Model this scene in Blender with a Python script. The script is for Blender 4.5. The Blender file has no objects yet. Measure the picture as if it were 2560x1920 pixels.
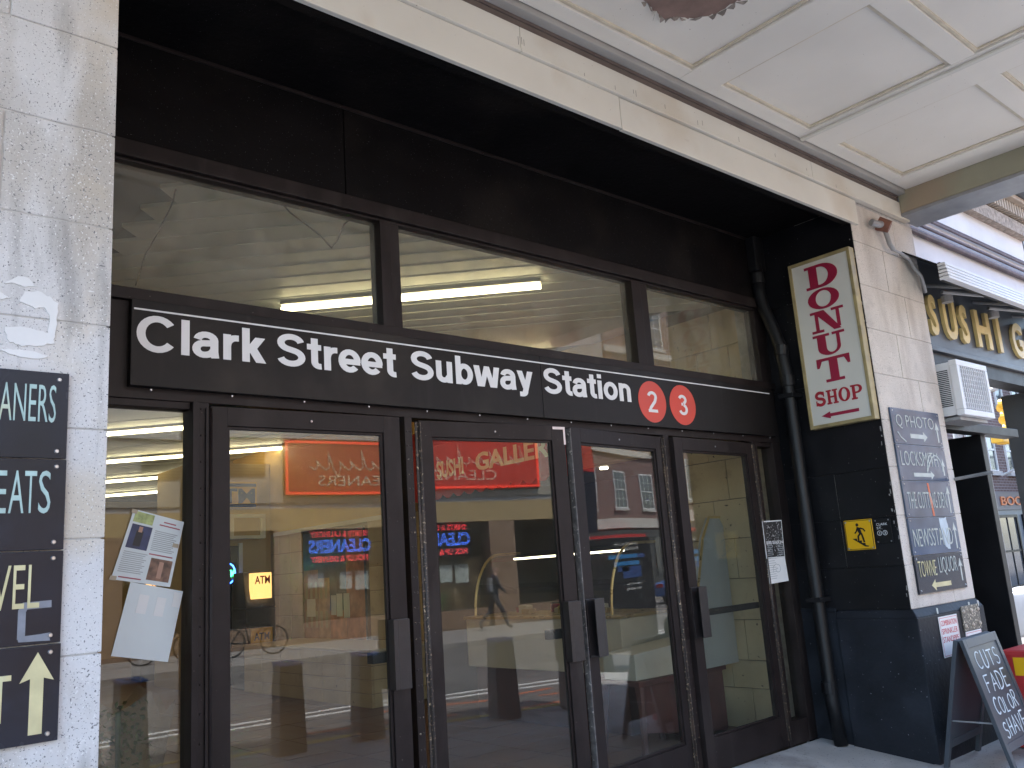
import bpy, bmesh, math, random
from mathutils import Vector, Matrix
random.seed(7)
R = math.radians
sc = bpy.context.scene
COL = sc.collection

# ------------------------------------------------------------------ camera
YAW, PITCH, ROLL = R(41.467), R(11.877), R(-4.01)
fw = Vector((math.sin(YAW)*math.cos(PITCH), math.cos(YAW)*math.cos(PITCH), math.sin(PITCH)))
rt = Vector((math.cos(YAW), -math.sin(YAW), 0)); up = rt.cross(fw)
r2 = rt*math.cos(ROLL)+up*math.sin(ROLL); u2 = up*math.cos(ROLL)-rt*math.sin(ROLL)
cd = bpy.data.cameras.new('camera'); cam = bpy.data.objects.new('camera', cd); COL.objects.link(cam)
cd.sensor_width = 36; cd.lens = 30.80; cd.clip_start = .05; cd.clip_end = 600
cam.matrix_world = Matrix(((r2.x, u2.x, -fw.x, 0), (r2.y, u2.y, -fw.y, -3.15), (r2.z, u2.z, -fw.z, 1.46), (0, 0, 0, 1)))
sc.camera = cam
# ------------------------------------------------------------------ sky, sun, exposure
SUN_EL, SUN_AZ = 62, 18          # degrees; azimuth clockwise from +Y
wd = bpy.data.worlds.new('World'); sc.world = wd; wd.use_nodes = True
nt = wd.node_tree; bg = nt.nodes['Background']
sky = nt.nodes.new('ShaderNodeTexSky'); sky.sky_type = 'NISHITA'; sky.sun_disc = False
sky.sun_elevation = R(SUN_EL); sky.sun_rotation = R(SUN_AZ); sky.dust_density = 1.5; sky.air_density = 1.0; sky.ozone_density = 1.0
nt.links.new(sky.outputs[0], bg.inputs[0]); bg.inputs[1].default_value = .15
sl = bpy.data.lights.new('sun', 'SUN'); sl.energy = 3.0; sl.angle = R(1.5); sl.color = (1, .97, .93)
so = bpy.data.objects.new('sun', sl); COL.objects.link(so)
sdir = Vector((math.sin(R(SUN_AZ))*math.cos(R(SUN_EL)), math.cos(R(SUN_AZ))*math.cos(R(SUN_EL)), math.sin(R(SUN_EL))))
so.rotation_euler = sdir.to_track_quat('Z', 'Y').to_euler(); so.location = sdir*40
sc.view_settings.view_transform = 'Standard'; sc.view_settings.look = 'None'
sc.view_settings.exposure = 2.7; sc.view_settings.gamma = 1
sc.cycles.use_denoising = True
sc.cycles.max_bounces = 8; sc.cycles.diffuse_bounces = 4; sc.cycles.glossy_bounces = 4
sc.cycles.transparent_max_bounces = 16; sc.cycles.caustics_reflective = False; sc.cycles.caustics_refractive = False

# ------------------------------------------------------------------ materials
MATS = {}
def mat(name, col, rough=.5, var=.12, scale=6., bump=.1, bscale=40., metal=0., spec=.5, stain=None, specks=(), emit=0, stretch=(1, 1, 1), brick=None):
    """stain=(colour, scale, threshold, amount, stretch) ; specks=[(colour, scale, threshold)]"""
    if name in MATS: return MATS[name]
    m = bpy.data.materials.new(name); m.use_nodes = True; MATS[name] = m
    n = m.node_tree.nodes; L = m.node_tree.links; b = n['Principled BSDF']
    b.inputs['Roughness'].default_value = rough; b.inputs['Metallic'].default_value = metal
    b.inputs['Specular IOR Level'].default_value = spec
    tc = n.new('ShaderNodeTexCoord'); geo = n.new('ShaderNodeNewGeometry'); P = geo.outputs['Position']
    def mapped(s):
        if s == (1, 1, 1): return P
        mp = n.new('ShaderNodeMapping'); mp.inputs['Scale'].default_value = s; L.new(P, mp.inputs[0]); return mp.outputs[0]
    def noise(sc_, det, st=(1, 1, 1)):
        t = n.new('ShaderNodeTexNoise'); t.inputs['Scale'].default_value = sc_; t.inputs['Detail'].default_value = det
        L.new(mapped(st), t.inputs['Vector']); return t.outputs['Fac']
    def ramp(fac, a, c):
        r = n.new('ShaderNodeMapRange'); r.inputs[1].default_value = a; r.inputs[2].default_value = c; r.clamp = True
        L.new(fac, r.inputs[0]); return r.outputs[0]
    def mix(f, a, c):
        x = n.new('ShaderNodeMix'); x.data_type = 'RGBA'
        if f is not None: L.new(f, x.inputs[0])
        for k, v in ((6, a), (7, c)):
            if isinstance(v, tuple): x.inputs[k].default_value = (*v, 1)
            else: L.new(v, x.inputs[k])
        return x.outputs[2]
    c = tuple(col)
    nz = noise(scale, 5, stretch)
    if brick:
        bt = n.new('ShaderNodeTexBrick'); bt.inputs['Scale'].default_value = 1
        bt.inputs['Brick Width'].default_value = .21; bt.inputs['Row Height'].default_value = .075; bt.inputs['Mortar Size'].default_value = .008
        bt.inputs['Color1'].default_value = (*c, 1); bt.inputs['Color2'].default_value = (*[v*.6 for v in c], 1); bt.inputs['Mortar'].default_value = (*brick, 1)
        cx = n.new('ShaderNodeSeparateXYZ'); cc = n.new('ShaderNodeCombineXYZ'); ad = n.new('ShaderNodeMath')
        L.new(P, cx.inputs[0]); L.new(cx.outputs[0], ad.inputs[0]); L.new(cx.outputs[1], ad.inputs[1]); L.new(ad.outputs[0], cc.inputs[0]); L.new(cx.outputs[2], cc.inputs[1])
        L.new(cc.outputs[0], bt.inputs['Vector']); out = bt.outputs[0]
        out = mix(ramp(nz, .3, .7), out, mix(None, out, tuple(v*.8 for v in c)))
    else:
        out = mix(ramp(nz, .3, .7), tuple(v*(1-var) for v in c), tuple(min(1, v*(1+var)) for v in c))
    if stain:
        for s in (stain if isinstance(stain, list) else [stain]):
            f = noise(s[1], 6, s[4] if len(s) > 4 else (1, 1, 1)); f = ramp(f, s[2], s[2]+.12)
            mm = n.new('ShaderNodeMath'); mm.operation = 'MULTIPLY'; mm.inputs[1].default_value = s[3]; L.new(f, mm.inputs[0])
            out = mix(mm.outputs[0], out, s[0])
    for s in specks:
        f = ramp(noise(s[1], 1), s[2], s[2]+.03); out = mix(f, out, s[0])
    L.new(out, b.inputs['Base Color'])
    if bump:
        bp = n.new('ShaderNodeBump'); bp.inputs['Strength'].default_value = bump; bp.inputs['Distance'].default_value = .01
        L.new(noise(bscale, 4), bp.inputs['Height']); L.new(bp.outputs[0], b.inputs['Normal'])
    rr = n.new('ShaderNodeMapRange'); rr.inputs[3].default_value = max(.03, rough-.12); rr.inputs[4].default_value = min(1, rough+.12); L.new(nz, rr.inputs[0]); L.new(rr.outputs[0], b.inputs['Roughness'])
    if emit:
        L.new(out, b.inputs['Emission Color']); b.inputs['Emission Strength'].default_value = emit
    return m
def glass_mat(name, wob=.0, tint=(.93, .95, .93), dust=.0):
    m = bpy.data.materials.new(name); m.use_nodes = True; n = m.node_tree.nodes; L = m.node_tree.links
    n.remove(n['Principled BSDF']); o = n['Material Output']
    tr = n.new('ShaderNodeBsdfTransparent'); tr.inputs[0].default_value = (*tint, 1)
    gl = n.new('ShaderNodeBsdfGlossy'); gl.inputs['Roughness'].default_value = .0
    g = n.new('ShaderNodeNewGeometry'); dp = n.new('ShaderNodeVectorMath'); dp.operation = 'DOT_PRODUCT'
    L.new(g.outputs['Incoming'], dp.inputs[0]); L.new(g.outputs['True Normal'], dp.inputs[1])
    def M(op, a, b=None):
        x = n.new('ShaderNodeMath'); x.operation = op
        for k, v in ((0, a), (1, b)):
            if v is None: continue
            if isinstance(v, (int, float)): x.inputs[k].default_value = v
            else: L.new(v, x.inputs[k])
        return x.outputs[0]
    F = M('ADD', M('MULTIPLY', M('POWER', M('SUBTRACT', 1., M('ABSOLUTE', dp.outputs['Value'])), 5.), .955), .045)
    if wob:
        nz = n.new('ShaderNodeTexNoise'); nz.inputs['Scale'].default_value = 1.3; nz.inputs['Detail'].default_value = 0
        L.new(g.outputs['Position'], nz.inputs['Vector'])
        bp = n.new('ShaderNodeBump'); bp.inputs['Strength'].default_value = 1; bp.inputs['Distance'].default_value = wob; L.new(nz.outputs['Fac'], bp.inputs['Height']); L.new(bp.outputs[0], gl.inputs['Normal'])
    mx = n.new('ShaderNodeMixShader'); L.new(F, mx.inputs[0]); L.new(tr.outputs[0], mx.inputs[1]); L.new(gl.outputs[0], mx.inputs[2])
    out = mx.outputs[0]
    if dust:
        df = n.new('ShaderNodeBsdfDiffuse'); df.inputs[0].default_value = (.5, .47, .4, 1)
        n2 = n.new('ShaderNodeTexNoise'); n2.inputs['Scale'].default_value = 5; n2.inputs['Detail'].default_value = 6; L.new(g.outputs['Position'], n2.inputs['Vector'])
        r = n.new('ShaderNodeMapRange'); r.inputs[1].default_value = .35; r.inputs[2].default_value = .75; r.inputs[3].default_value = dust*.4; r.inputs[4].default_value = dust; L.new(n2.outputs['Fac'], r.inputs[0])
        m2 = n.new('ShaderNodeMixShader'); L.new(r.outputs[0], m2.inputs[0]); L.new(out, m2.inputs[1]); L.new(df.outputs[0], m2.inputs[2]); out = m2.outputs[0]
    L.new(out, o.inputs['Surface']); return m
def emis(name, col, s):
    m = bpy.data.materials.new(name); m.use_nodes = True; b = m.node_tree.nodes['Principled BSDF']
    b.inputs['Base Color'].default_value = (*col, 1); b.inputs['Emission Color'].default_value = (*col, 1); b.inputs['Emission Strength'].default_value = s
    return m
M_stone = mat('terrazzo_stone', (.58, .565, .56), .8, .08, 3, .25, 90,
    stain=[((.36, .32, .27), 1.6, .51, .75, (1.6, 1.6, .55)), ((.48, .40, .29), 1.5, .53, .65), ((.26, .25, .24), 3.1, .56, .65, (2.4, 2.4, .45))],
    specks=[((.17, .17, .175), 125, .675), ((.66, .65, .64), 130, .67), ((.2, .195, .195), 190, .685)])
M_stone_r = mat('pink_terrazzo', (.57, .52, .46), .8, .10, 3, .25, 90,
    stain=[((.36, .31, .26), 2.0, .53, .55, (1.8, 1.8, .4)), ((.30, .27, .25), 4, .6, .5)], specks=[((.18, .15, .13), 120, .67), ((.70, .66, .62), 130, .67)])
M_joint = mat('mortar', (.46, .44, .42), .9, .2, 20, .2)
M_black = mat('black_paint', (.0042, .0035, .0038), .55, .3, 4, .25, 30, spec=.12, stain=[((.013, .0105, .009), 1.3, .53, .7)], specks=[((.10, .10, .10), 130, .75)])
M_gran = mat('black_panel', (.0075, .0075, .009), .4, .3, 3, .08, 30, spec=.25, stain=[((.016, .0155, .017), 1.2, .52, .7)], specks=[((.2, .2, .2), 60, .76)])
M_frame = mat('bronze_frame', (.0165, .0118, .0112), .45, .25, 7, .04, 60, spec=.22, stain=[((.031, .0245, .0225), 5, .55, .7, (1, 1, .3)), ((.05, .044, .04), 2.2, .64, .5, (3, 3, .6))], specks=[((.22, .2, .18), 110, .79)])
M_worn = mat('worn_hinge', (.026, .02, .017), .5, .3, 10, .3, 80, stain=[((.09, .06, .04), 4, .56, .6)], specks=[((.36, .29, .19), 45, .66), ((.16, .11, .07), 90, .63)])
M_cream = mat('cream_paint', (.66, .635, .56), .55, .06, 2, .06, 25, stain=[((.54, .46, .35), 1.3, .58, .5), ((.36, .30, .24), 7, .72, .5, (.5, .5, 1))], specks=[((.25, .2, .15), 70, .77)])
M_soff = mat('soffit_paint', (.78, .74, .66), .6, .05, 1.5, .05, 12, stain=[((.50, .46, .40), 1.0, .60, .4)], specks=[((.3, .26, .2), 60, .785)])
M_rail = mat('grey_trim', (.36, .345, .32), .5, .1, 3, .1)
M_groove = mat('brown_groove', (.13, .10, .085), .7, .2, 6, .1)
M_green = mat('olive_steel', (.30, .29, .205), .45, .12, 2, .08, stain=[((.36, .25, .17), 1.3, .56, .6)])
M_galv = mat('galvanised', (.30, .30, .30), .5, .15, 8, .1, metal=.3)
M_signb = mat('sign_enamel', (.0105, .0088, .0085), .42, .15, 3, .02, spec=.22, stain=[((.034, .028, .023), 1.4, .53, .7), ((.02, .018, .017), 6, .6, .6, (3, 3, .4))])
M_white = mat('white_enamel', (.74, .74, .74), .4, .04, 5, .02)
M_red = mat('bullet_red', (.62, .055, .03), .4, .08, 5, .02)
M_seam = mat('dark_seam', (.01, .01, .01), .8, .1, 5, 0)
M_steel = mat('steel', (.45, .45, .46), .3, .1, 20, .05, metal=.9)
M_handle = mat('handle_bronze', (.017, .014, .014), .38, .3, 20, .05)
M_gold = mat('aged_gold_trim', (.34, .27, .13), .5, .25, 9, .15, stain=[((.12, .1, .06), 6, .6, .7)])
M_signw = mat('sign_cream', (.66, .64, .58), .4, .04, 3, .02, stain=[((.52, .47, .38), 2, .62, .4)])
M_dred = mat('crimson_paint', (.30, .012, .045), .45, .1, 6, .03)
M_dred2 = mat('bright_crimson', (.36, .015, .03), .45, .1, 6, .03)
M_yel = mat('safety_yellow', (.72, .40, .008), .4, .08, 5, .03)
M_blk = mat('flat_black', (.007, .007, .008), .45, .2, 5, .03, spec=.3)
M_boardL = mat('navy_board', (.009, .012, .022), .25, .35, 2.5, .02, spec=.3, stain=[((.022, .032, .06), 2.2, .58, .6)])
M_boardR = mat('slate_board', (.05, .07, .115), .2, .35, 3, .03, spec=.5, stain=[((.11, .145, .20), 1.8, .54, .7)])
M_teal = mat('faded_teal_letters', (.36, .50, .48), .5, .15, 12, .05, stain=[((.56, .55, .34), 5, .56, .8)])
M_ylet = mat('faded_yellow_letters', (.56, .50, .28), .5, .15, 12, .05, stain=[((.42, .46, .36), 6, .58, .7)])
M_pale = mat('pale_letters', (.44, .47, .44), .5, .12, 12, .05)
M_base = mat('blueblack_plinth', (.0135, .0155, .0205), .6, .3, 4, .35, 25, spec=.25, stain=[((.024, .028, .036), 2, .53, .7)], specks=[((.2, .2, .22), 60, .76)])
M_paper = mat('paper', (.62, .68, .69), .7, .03, 3, .04, 8)
M_paper2 = mat('white_paper', (.72, .73, .72), .7, .03, 3, .04, 8)
M_chalk = mat('chalk', (.62, .68, .70), .9, .15, 30, .1)
M_slate = mat('chalkboard', (.05, .06, .07), .45, .25, 4, .05)
M_side = mat('sidewalk_concrete', (.42, .405, .385), .85, .14, 3, .25, 50, stain=[((.20, .185, .17), 1.8, .54, .6), ((.10, .095, .09), 5, .66, .6)], specks=[((.1, .1, .1), 60, .70)])
M_asph = mat('asphalt', (.12, .112, .106), .85, .2, 2, .3, 60, stain=[((.17, .16, .15), .7, .5, .6)])
M_mark = mat('road_paint', (.62, .61, .58), .7, .12, 5, .1)
M_ymark = mat('yellow_paint', (.55, .40, .06), .7, .12, 5, .1)
M_omark = mat('orange_spray', (.62, .16, .06), .8, .2, 8, .1)
M_cement = mat('white_plaster', (.70, .67, .66), .8, .08, 2, .15, 20, stain=[((.5, .45, .40), 1.2, .6, .5)])
M_slatefas = mat('slate_fascia', (.06, .068, .08), .4, .12, 3, .04)
M_goldlet = mat('gold_letters', (.62, .47, .20), .4, .12, 8, .04)
M_ac = mat('ac_white', (.68, .68, .69), .45, .06, 6, .04)
M_dark = mat('dark_interior', (.014, .013, .013), .6, .3, 3, .1)
M_brickR = mat('red_brick', (.19, .085, .07), .85, .15, 2, .1, brick=(.34, .31, .29))
M_brickB = mat('brown_brick', (.15, .095, .085), .85, .15, 2, .1, brick=(.30, .28, .27))
M_winf = mat('window_white', (.66, .66, .63), .5, .06, 5, .03)
M_pane = mat('far_pane', (.06, .07, .08), .06, .2, 3, .0, spec=.9)
# interior
M_icei = mat('ceiling_slat', (.72, .75, .69), .5, .05, 2, .05)
M_itan = mat('tan_wall', (.42, .31, .155), .6, .06, 2, .05)
M_iyel = mat('ochre_bulkhead', (.56, .36, .11), .55, .06, 2, .04)
M_tile = mat('cream_tile', (.54, .43, .27), .35, .10, 3, .08, 30, stain=[((.30, .24, .17), 5, .62, .6)], specks=[((.08, .06, .05), 30, .75)])
M_grout = mat('tile_grout', (.14, .11, .08), .9, .1, 9, .1)
M_ifloor = mat('terracotta_tile', (.13, .065, .04), .45, .18, 2.5, .06, 30)
M_awn = mat('red_awning', (.46, .02, .02), .6, .1, 3, .1)
M_maroon = mat('maroon_wood', (.085, .03, .028), .5, .2, 6, .1)
M_beige = mat('beige_metal', (.50, .47, .40), .45, .08, 5, .05)
M_greym = mat('grey_panel', (.36, .36, .35), .45, .08, 4, .05)
M_gbrass = mat('brass_trim', (.50, .36, .15), .3, .15, 8, .03, metal=.6)
M_counter = mat('counter_front', (.55, .47, .35), .4, .06, 4, .03)
M_lite = emis('fluorescent', (1, .86, .54), 2.3)
M_glass = glass_mat('pane_glass', .0003)
M_glassd = glass_mat('door_glass', .0005, dust=.022)
M_glassw = glass_mat('warped_door_glass', .0022, dust=.02)
M_glasst = glass_mat('dusty_hazed_transom_glass', .0006, (.92, .92, .86), .18)  # dust layer doubles as painted haze, raised to brighten the ceiling behind
# ------------------------------------------------------------------ builders
ORG = {}
def link(o, parent, org=None):
    COL.objects.link(o)
    if parent is not None:
        o.parent = parent; ORG[o.name] = ORG[parent.name] if org is None else org
    else: ORG[o.name] = Vector((0, 0, 0)) if org is None else org
    return o
def tag(o, label, cat, group=None):
    o['label'] = label; o['category'] = cat
    if group: o['group'] = group
    return o
def struct(o, kind='structure'): o['kind'] = kind; return o
def thing(name, label, cat, loc=(0, 0, 0), rotz=0, group=None, local=False):
    o = bpy.data.objects.new(name, None); o.empty_display_size = .1; o.location = loc; o.rotation_euler = (0, 0, rotz)
    link(o, None, Vector((0, 0, 0)) if (rotz or local) else Vector(loc)); return tag(o, label, cat, group)
class B:
    def __init__(s): s.v = []; s.f = []
    def add(s, vs, fs):
        k = len(s.v); s.v += [tuple(v) for v in vs]; s.f += [tuple(i+k for i in f) for f in fs]; return s
    def box(s, x0, x1, y0, y1, z0, z1):
        return s.add([(x0, y0, z0), (x1, y0, z0), (x1, y1, z0), (x0, y1, z0), (x0, y0, z1), (x1, y0, z1), (x1, y1, z1), (x0, y1, z1)],
                     [(0, 3, 2, 1), (4, 5, 6, 7), (0, 1, 5, 4), (1, 2, 6, 5), (2, 3, 7, 6), (3, 0, 4, 7)])
    def hexa(s, p): # 8 points bottom ring then top ring
        return s.add(p, [(0, 3, 2, 1), (4, 5, 6, 7), (0, 1, 5, 4), (1, 2, 6, 5), (2, 3, 7, 6), (3, 0, 4, 7)])
    def prism(s, poly, fr, d, d0=0):
        n = len(poly); a = [fr(x, y, d0) for x, y in poly]; b = [fr(x, y, d) for x, y in poly]
        return s.add(a+b, [tuple(range(n-1, -1, -1)), tuple(range(n, 2*n))]+[(i, (i+1) % n, n+(i+1) % n, n+i) for i in range(n)])
    def ribbon(s, pts, w, fr, d, d0=0, closed=False):
        n = len(pts); Lp = []; Rp = []
        for i, p in enumerate(pts):
            a = pts[i-1] if (i or closed) else p; b = pts[(i+1) % n] if (i < n-1 or closed) else p
            t1 = Vector((p[0]-a[0], p[1]-a[1])); t2 = Vector((b[0]-p[0], b[1]-p[1]))
            if t1.length < 1e-9: t1 = t2
            if t2.length < 1e-9: t2 = t1
            t1 = t1.normalized(); t2 = t2.normalized(); t = (t1+t2)
            t = t.normalized() if t.length > 1e-6 else t1
            nn = Vector((-t.y, t.x)); k = w/2/max(.45, nn.dot(Vector((-t1.y, t1.x))))
            Lp.append((p[0]+nn.x*k, p[1]+nn.y*k)); Rp.append((p[0]-nn.x*k, p[1]-nn.y*k))
        m = n if closed else n-1
        for i in range(m):
            j = (i+1) % n; s.prism([Lp[i], Rp[i], Rp[j], Lp[j]], fr, d, d0)
        return s
    def tube(s, pts, r, n=8, closed=False):
        P = [Vector(p) for p in pts]; m = len(P); rings = []; prev = None
        for i, p in enumerate(P):
            a = P[i-1] if (i or closed) else p; b = P[(i+1) % m] if (i < m-1 or closed) else p
            t = (b-a).normalized()
            if prev is None: u = t.cross(Vector((0, 0, 1)) if abs(t.z) < .9 else Vector((1, 0, 0))).normalized()
            else: u = (prev-t*prev.dot(t)).normalized()
            prev = u; w = t.cross(u); rr = r[i] if isinstance(r, (list, tuple)) else r
            rings.append([p+(u*math.cos(2*math.pi*k/n)+w*math.sin(2*math.pi*k/n))*rr for k in range(n)])
        vs = [v for q in rings for v in q]; fs = []
        for i in range(m if closed else m-1):
            j = (i+1) % m
            fs += [(i*n+k, i*n+(k+1) % n, j*n+(k+1) % n, j*n+k) for k in range(n)]
        if not closed: fs += [tuple(range(n-1, -1, -1)), tuple(range((m-1)*n, m*n))]
        return s.add(vs, fs)
    def cyl(s, a, b, r, n=16, r1=None): return s.tube([a, b], [r, r if r1 is None else r1], n)
    def obj(s, name, m, parent=None, bev=0, smooth=False, org=None, loc=None, rot=None):
        o_ = ORG[parent.name] if parent is not None else Vector((0, 0, 0))
        if org is not None: o_ = Vector(org)
        me = bpy.data.meshes.new(name); me.from_pydata([tuple(Vector(v)-o_) for v in s.v], [], s.f)
        bm = bmesh.new(); bm.from_mesh(me); bmesh.ops.recalc_face_normals(bm, faces=bm.faces)
        if bev:
            bmesh.ops.bevel(bm, geom=[e for e in bm.edges if len(e.link_faces) == 2 and e.calc_face_angle(0) > .5], offset=bev, segments=2, profile=.6, affect='EDGES')
        bm.to_mesh(me); bm.free()
        if smooth: me.shade_smooth() if hasattr(me, 'shade_smooth') else None
        me.materials.append(m); o = bpy.data.objects.new(name, me)
        link(o, parent)
        if parent is None and org is not None: o.location = org; ORG[o.name] = Vector(org)
        return o
def box(name, m, x0, x1, y0, y1, z0, z1, parent=None, bev=0, org=None):
    return B().box(x0, x1, y0, y1, z0, z1).obj(name, m, parent, bev, org=org)
def frame(o, u, v):
    o = Vector(o); u = Vector(u); v = Vector(v); n = u.cross(v)
    return lambda x, y, d=0: o+u*x+v*y+n*d
def FS(y, x=0, z=0): return frame((x, y, z), (1, 0, 0), (0, 0, 1))       # facing the street (-Y)
def FL(x, y=0, z=0): return frame((x, y, z), (0, -1, 0), (0, 0, 1))      # facing -X
def FN(y, x=0, z=0): return frame((x, y, z), (-1, 0, 0), (0, 0, 1))      # facing +Y
_cap = None
def tmesh(s, off=0., bevel=0., space=1.):
    cu = bpy.data.curves.new('tmp', 'FONT'); cu.body = s; cu.offset = off; cu.space_character = space
    cu.resolution_u = 3
    if bevel: cu.fill_mode = 'NONE'; cu.bevel_depth = bevel; cu.bevel_resolution = 1
    o = bpy.data.objects.new('tmp', cu); COL.objects.link(o); me = o.to_mesh()
    V = [v.co.copy() for v in me.vertices]; F = [tuple(p.vertices) for p in me.polygons]
    o.to_mesh_clear(); bpy.data.objects.remove(o); bpy.data.curves.remove(cu); return V, F
def text(name, s, m, fr, x0, x1, z0, h, parent, off=.0, d=.003, bevel=0, shear=0, parts=None):
    """fit text s between x0..x1 (frame units), baseline z0, capital height h"""
    global _cap
    if _cap is None: _cap = max(v.y for v in tmesh('H')[0])
    V, F = tmesh(s, off, bevel)
    a = min(v.x for v in V); b = max(v.x for v in V); kx = (x1-x0)/(b-a); ky = h/_cap
    bb = B(); bb.add([fr(x0+(v.x-a)*kx+shear*v.y*ky, z0+v.y*ky, d+(v.z*ky if bevel else 0)) for v in V], F)
    if not bevel:                              # give the flat print a body: side skirt down to the board
        me = bpy.data.meshes.new('t'); me.from_pydata(bb.v, [], bb.f); bm = bmesh.new(); bm.from_mesh(me)
        r = bmesh.ops.extrude_face_region(bm, geom=bm.faces[:]); nv = [g for g in r['geom'] if isinstance(g, bmesh.types.BMVert)]
        dn = fr(0, 0, 0)-fr(0, 0, d*.9)
        bmesh.ops.translate(bm, verts=nv, vec=dn)
        bb = B(); bm.verts.index_update(); bb.add([v.co.copy() for v in bm.verts], [tuple(v.index for v in f.verts) for f in bm.faces]); bm.free(); bpy.data.meshes.remove(me)
    return bb.obj(name, m, parent)
def E(cx, cy, rx, ry, a0, a1, n=14): return [(cx+rx*math.cos(R(a0+(a1-a0)*i/n)), cy+ry*math.sin(R(a0+(a1-a0)*i/n))) for i in range(n+1)]
# grotesque glyphs: (advance, [strokes]) ; ('p', x0,y0,x1,y1,w) is a slanted bar cut level at its ends
def par(x0, y0, x1, y1, w): return ('p', x0, y0, x1, y1, w)
S_ = .175
GL = {
 'C': (.86, [E(.43, .5, .335, .425, 38, 322, 22)]),
 'l': (.29, [[(.145, 0), (.145, 1)]]),
 'a': (.62, [[(.115, .505)]+E(.30, .50, .18, .155, 165, 0, 9)+[(.48, .18), (.50, .0)], [(.48, .43), (.30, .405)]+E(.245, .235, .155, .165, 100, 270, 9)+E(.25, .26, .22, .19, 285, 345, 4)]),
 'r': (.43, [[(.145, 0), (.145, .745)], [(.15, .42)]+E(.36, .42, .21, .235, 170, 95, 6)+[(.41, .655)]]),
 'k': (.62, [[(.145, 0), (.145, 1)], par(.20, .27, .48, .745, .235), par(.50, 0, .27, .45, .235)]),
 'S': (.76, [E(.38, .715, .25, .195, 12, 250, 16)+E(.38, .29, .265, .205, 72, -165, 16)]),
 't': (.40, [[(.21, .95), (.21, .22)]+E(.335, .22, .125, .135, 190, 275, 5)+[(.385, .088)], [(.02, .675), (.385, .675)]]),
 'e': (.62, [E(.31, .372, .215, .285, -6, 318, 20), [(.12, .345), (.60, .345)]]),
 'u': (.64, [[(.145, .745), (.145, .26)]+E(.305, .26, .16, .175, 180, 350, 10), [(.495, .745), (.495, 0)]]),
 'b': (.66, [[(.145, 0), (.145, 1)], E(.345, .372, .20, .285, 0, 360, 22)]),
 'w': (.92, [par(.22, 0, .105, .745, .195), par(.27, 0, .46, .745, .175), par(.65, 0, .46, .745, .175), par(.70, 0, .815, .745, .195)]),
 'y': (.62, [par(.325, .06, .115, .745, .20), par(.275, -.10, .51, .745, .20), [(.335, .08)]+E(.20, -.02, .11, .105, 20, -90, 6)+[(.09, -.125)]]),
 'i': (.29, [[(.145, 0), (.145, .745)], [(.145, .835), (.145, 1)]]),
 'o': (.64, [E(.32, .372, .22, .285, 0, 360, 22)]),
 'n': (.64, [[(.145, 0), (.145, .745)], E(.32, .48, .175, .175, 170, 0, 10)+[(.495, 0)]]),
 '2': (.58, [E(.29, .735, .195, .18, 170, -20, 12)+[(.42, .52), (.17, .22), (.115, .085)], [(.03, .08), (.54, .08)]]),
 '3': (.58, [E(.28, .75, .185, .165, 160, -75, 12), [(.2, .535), (.30, .535)], E(.28, .295, .205, .21, 75, -160, 14)]),
}
def grot(name, s, m, fr, x0, x1, z0, h, parent, d=.003, sw=S_):
    lo, hi, xx = 9, -9, 0
    for c in s:
        for st in GL[c][1]:
            if isinstance(st, tuple): ps = [st[1]-st[5]/2, st[1]+st[5]/2, st[3]-st[5]/2, st[3]+st[5]/2]
            elif len(st) == 2 and st[0][1] == st[1][1]: ps = [st[0][0], st[1][0]]
            else: ps = [p[0]-sw/2 for p in st]+[p[0]+sw/2 for p in st]
            lo = min(lo, xx+min(ps)); hi = max(hi, xx+max(ps))
        xx += GL[c][0]
    kx = (x1-x0)/(hi-lo); b = B(); x = -lo; k = 0
    for c in s:
        for st in GL[c][1]:
            k += 1; dd = d+.00025*(k % 3)
            if isinstance(st, tuple):
                _, ax, ay, bx, by, w = st
                b.prism([(x0+(x+p)*kx, z0+q*h) for p, q in ((ax-w/2, ay), (ax+w/2, ay), (bx+w/2, by), (bx-w/2, by))], fr, dd)
            else:
                cl = abs(st[0][0]-st[-1][0])+abs(st[0][1]-st[-1][1]) < 1e-6
                q = st[:-1] if cl else st
                # ribbon in glyph space, then stretch
                g = lambda X, Y, D, x=x: fr(x0+(x+X)*kx, z0+Y*h, D)
                b.ribbon(q, sw, g, dd, 0, cl)
        x += GL[c][0]
    return b.obj(name, m, parent)
ST = {'A': [[(0, 0), (.3, 1), (.6, 0)], [(.12, .38), (.48, .38)]], 'C': [E(.33, .5, .3, .5, 50, 310)], 'D': [[(.05, 0), (.05, 1)], [(0, 1)]+E(.12, .5, .45, .5, 90, -90)+[(0, 0)]],
 'E': [[(.5, 1), (.05, 1), (.05, 0), (.5, 0)], [(.05, .52), (.42, .52)]], 'F': [[(.5, 1), (.05, 1), (.05, 0)], [(.05, .55), (.4, .55)]], 'H': [[(.05, 0), (.05, 1)], [(.5, 0), (.5, 1)], [(.05, .5), (.5, .5)]],
 'L': [[(.05, 1), (.05, 0), (.45, 0)]], 'O': [E(.3, .5, .28, .48, 0, 360)], 'R': [[(.05, 0), (.05, 1)], [(.05, 1)]+E(.25, .76, .24, .24, 90, -90)+[(.05, .52)], [(.25, .52), (.52, 0)]],
 'S': [E(.28, .74, .22, .25, 40, 260, 8)+E(.28, .25, .24, .25, 80, -150, 8)], 'T': [[(0, 1), (.6, 1)], [(.3, 1), (.3, 0)]], 'U': [[(.05, 1), (.05, .3)]+E(.28, .28, .23, .28, 180, 360, 8)+[(.51, 1)]],
 'V': [[(0, 1), (.28, 0), (.56, 1)]]}
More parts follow.
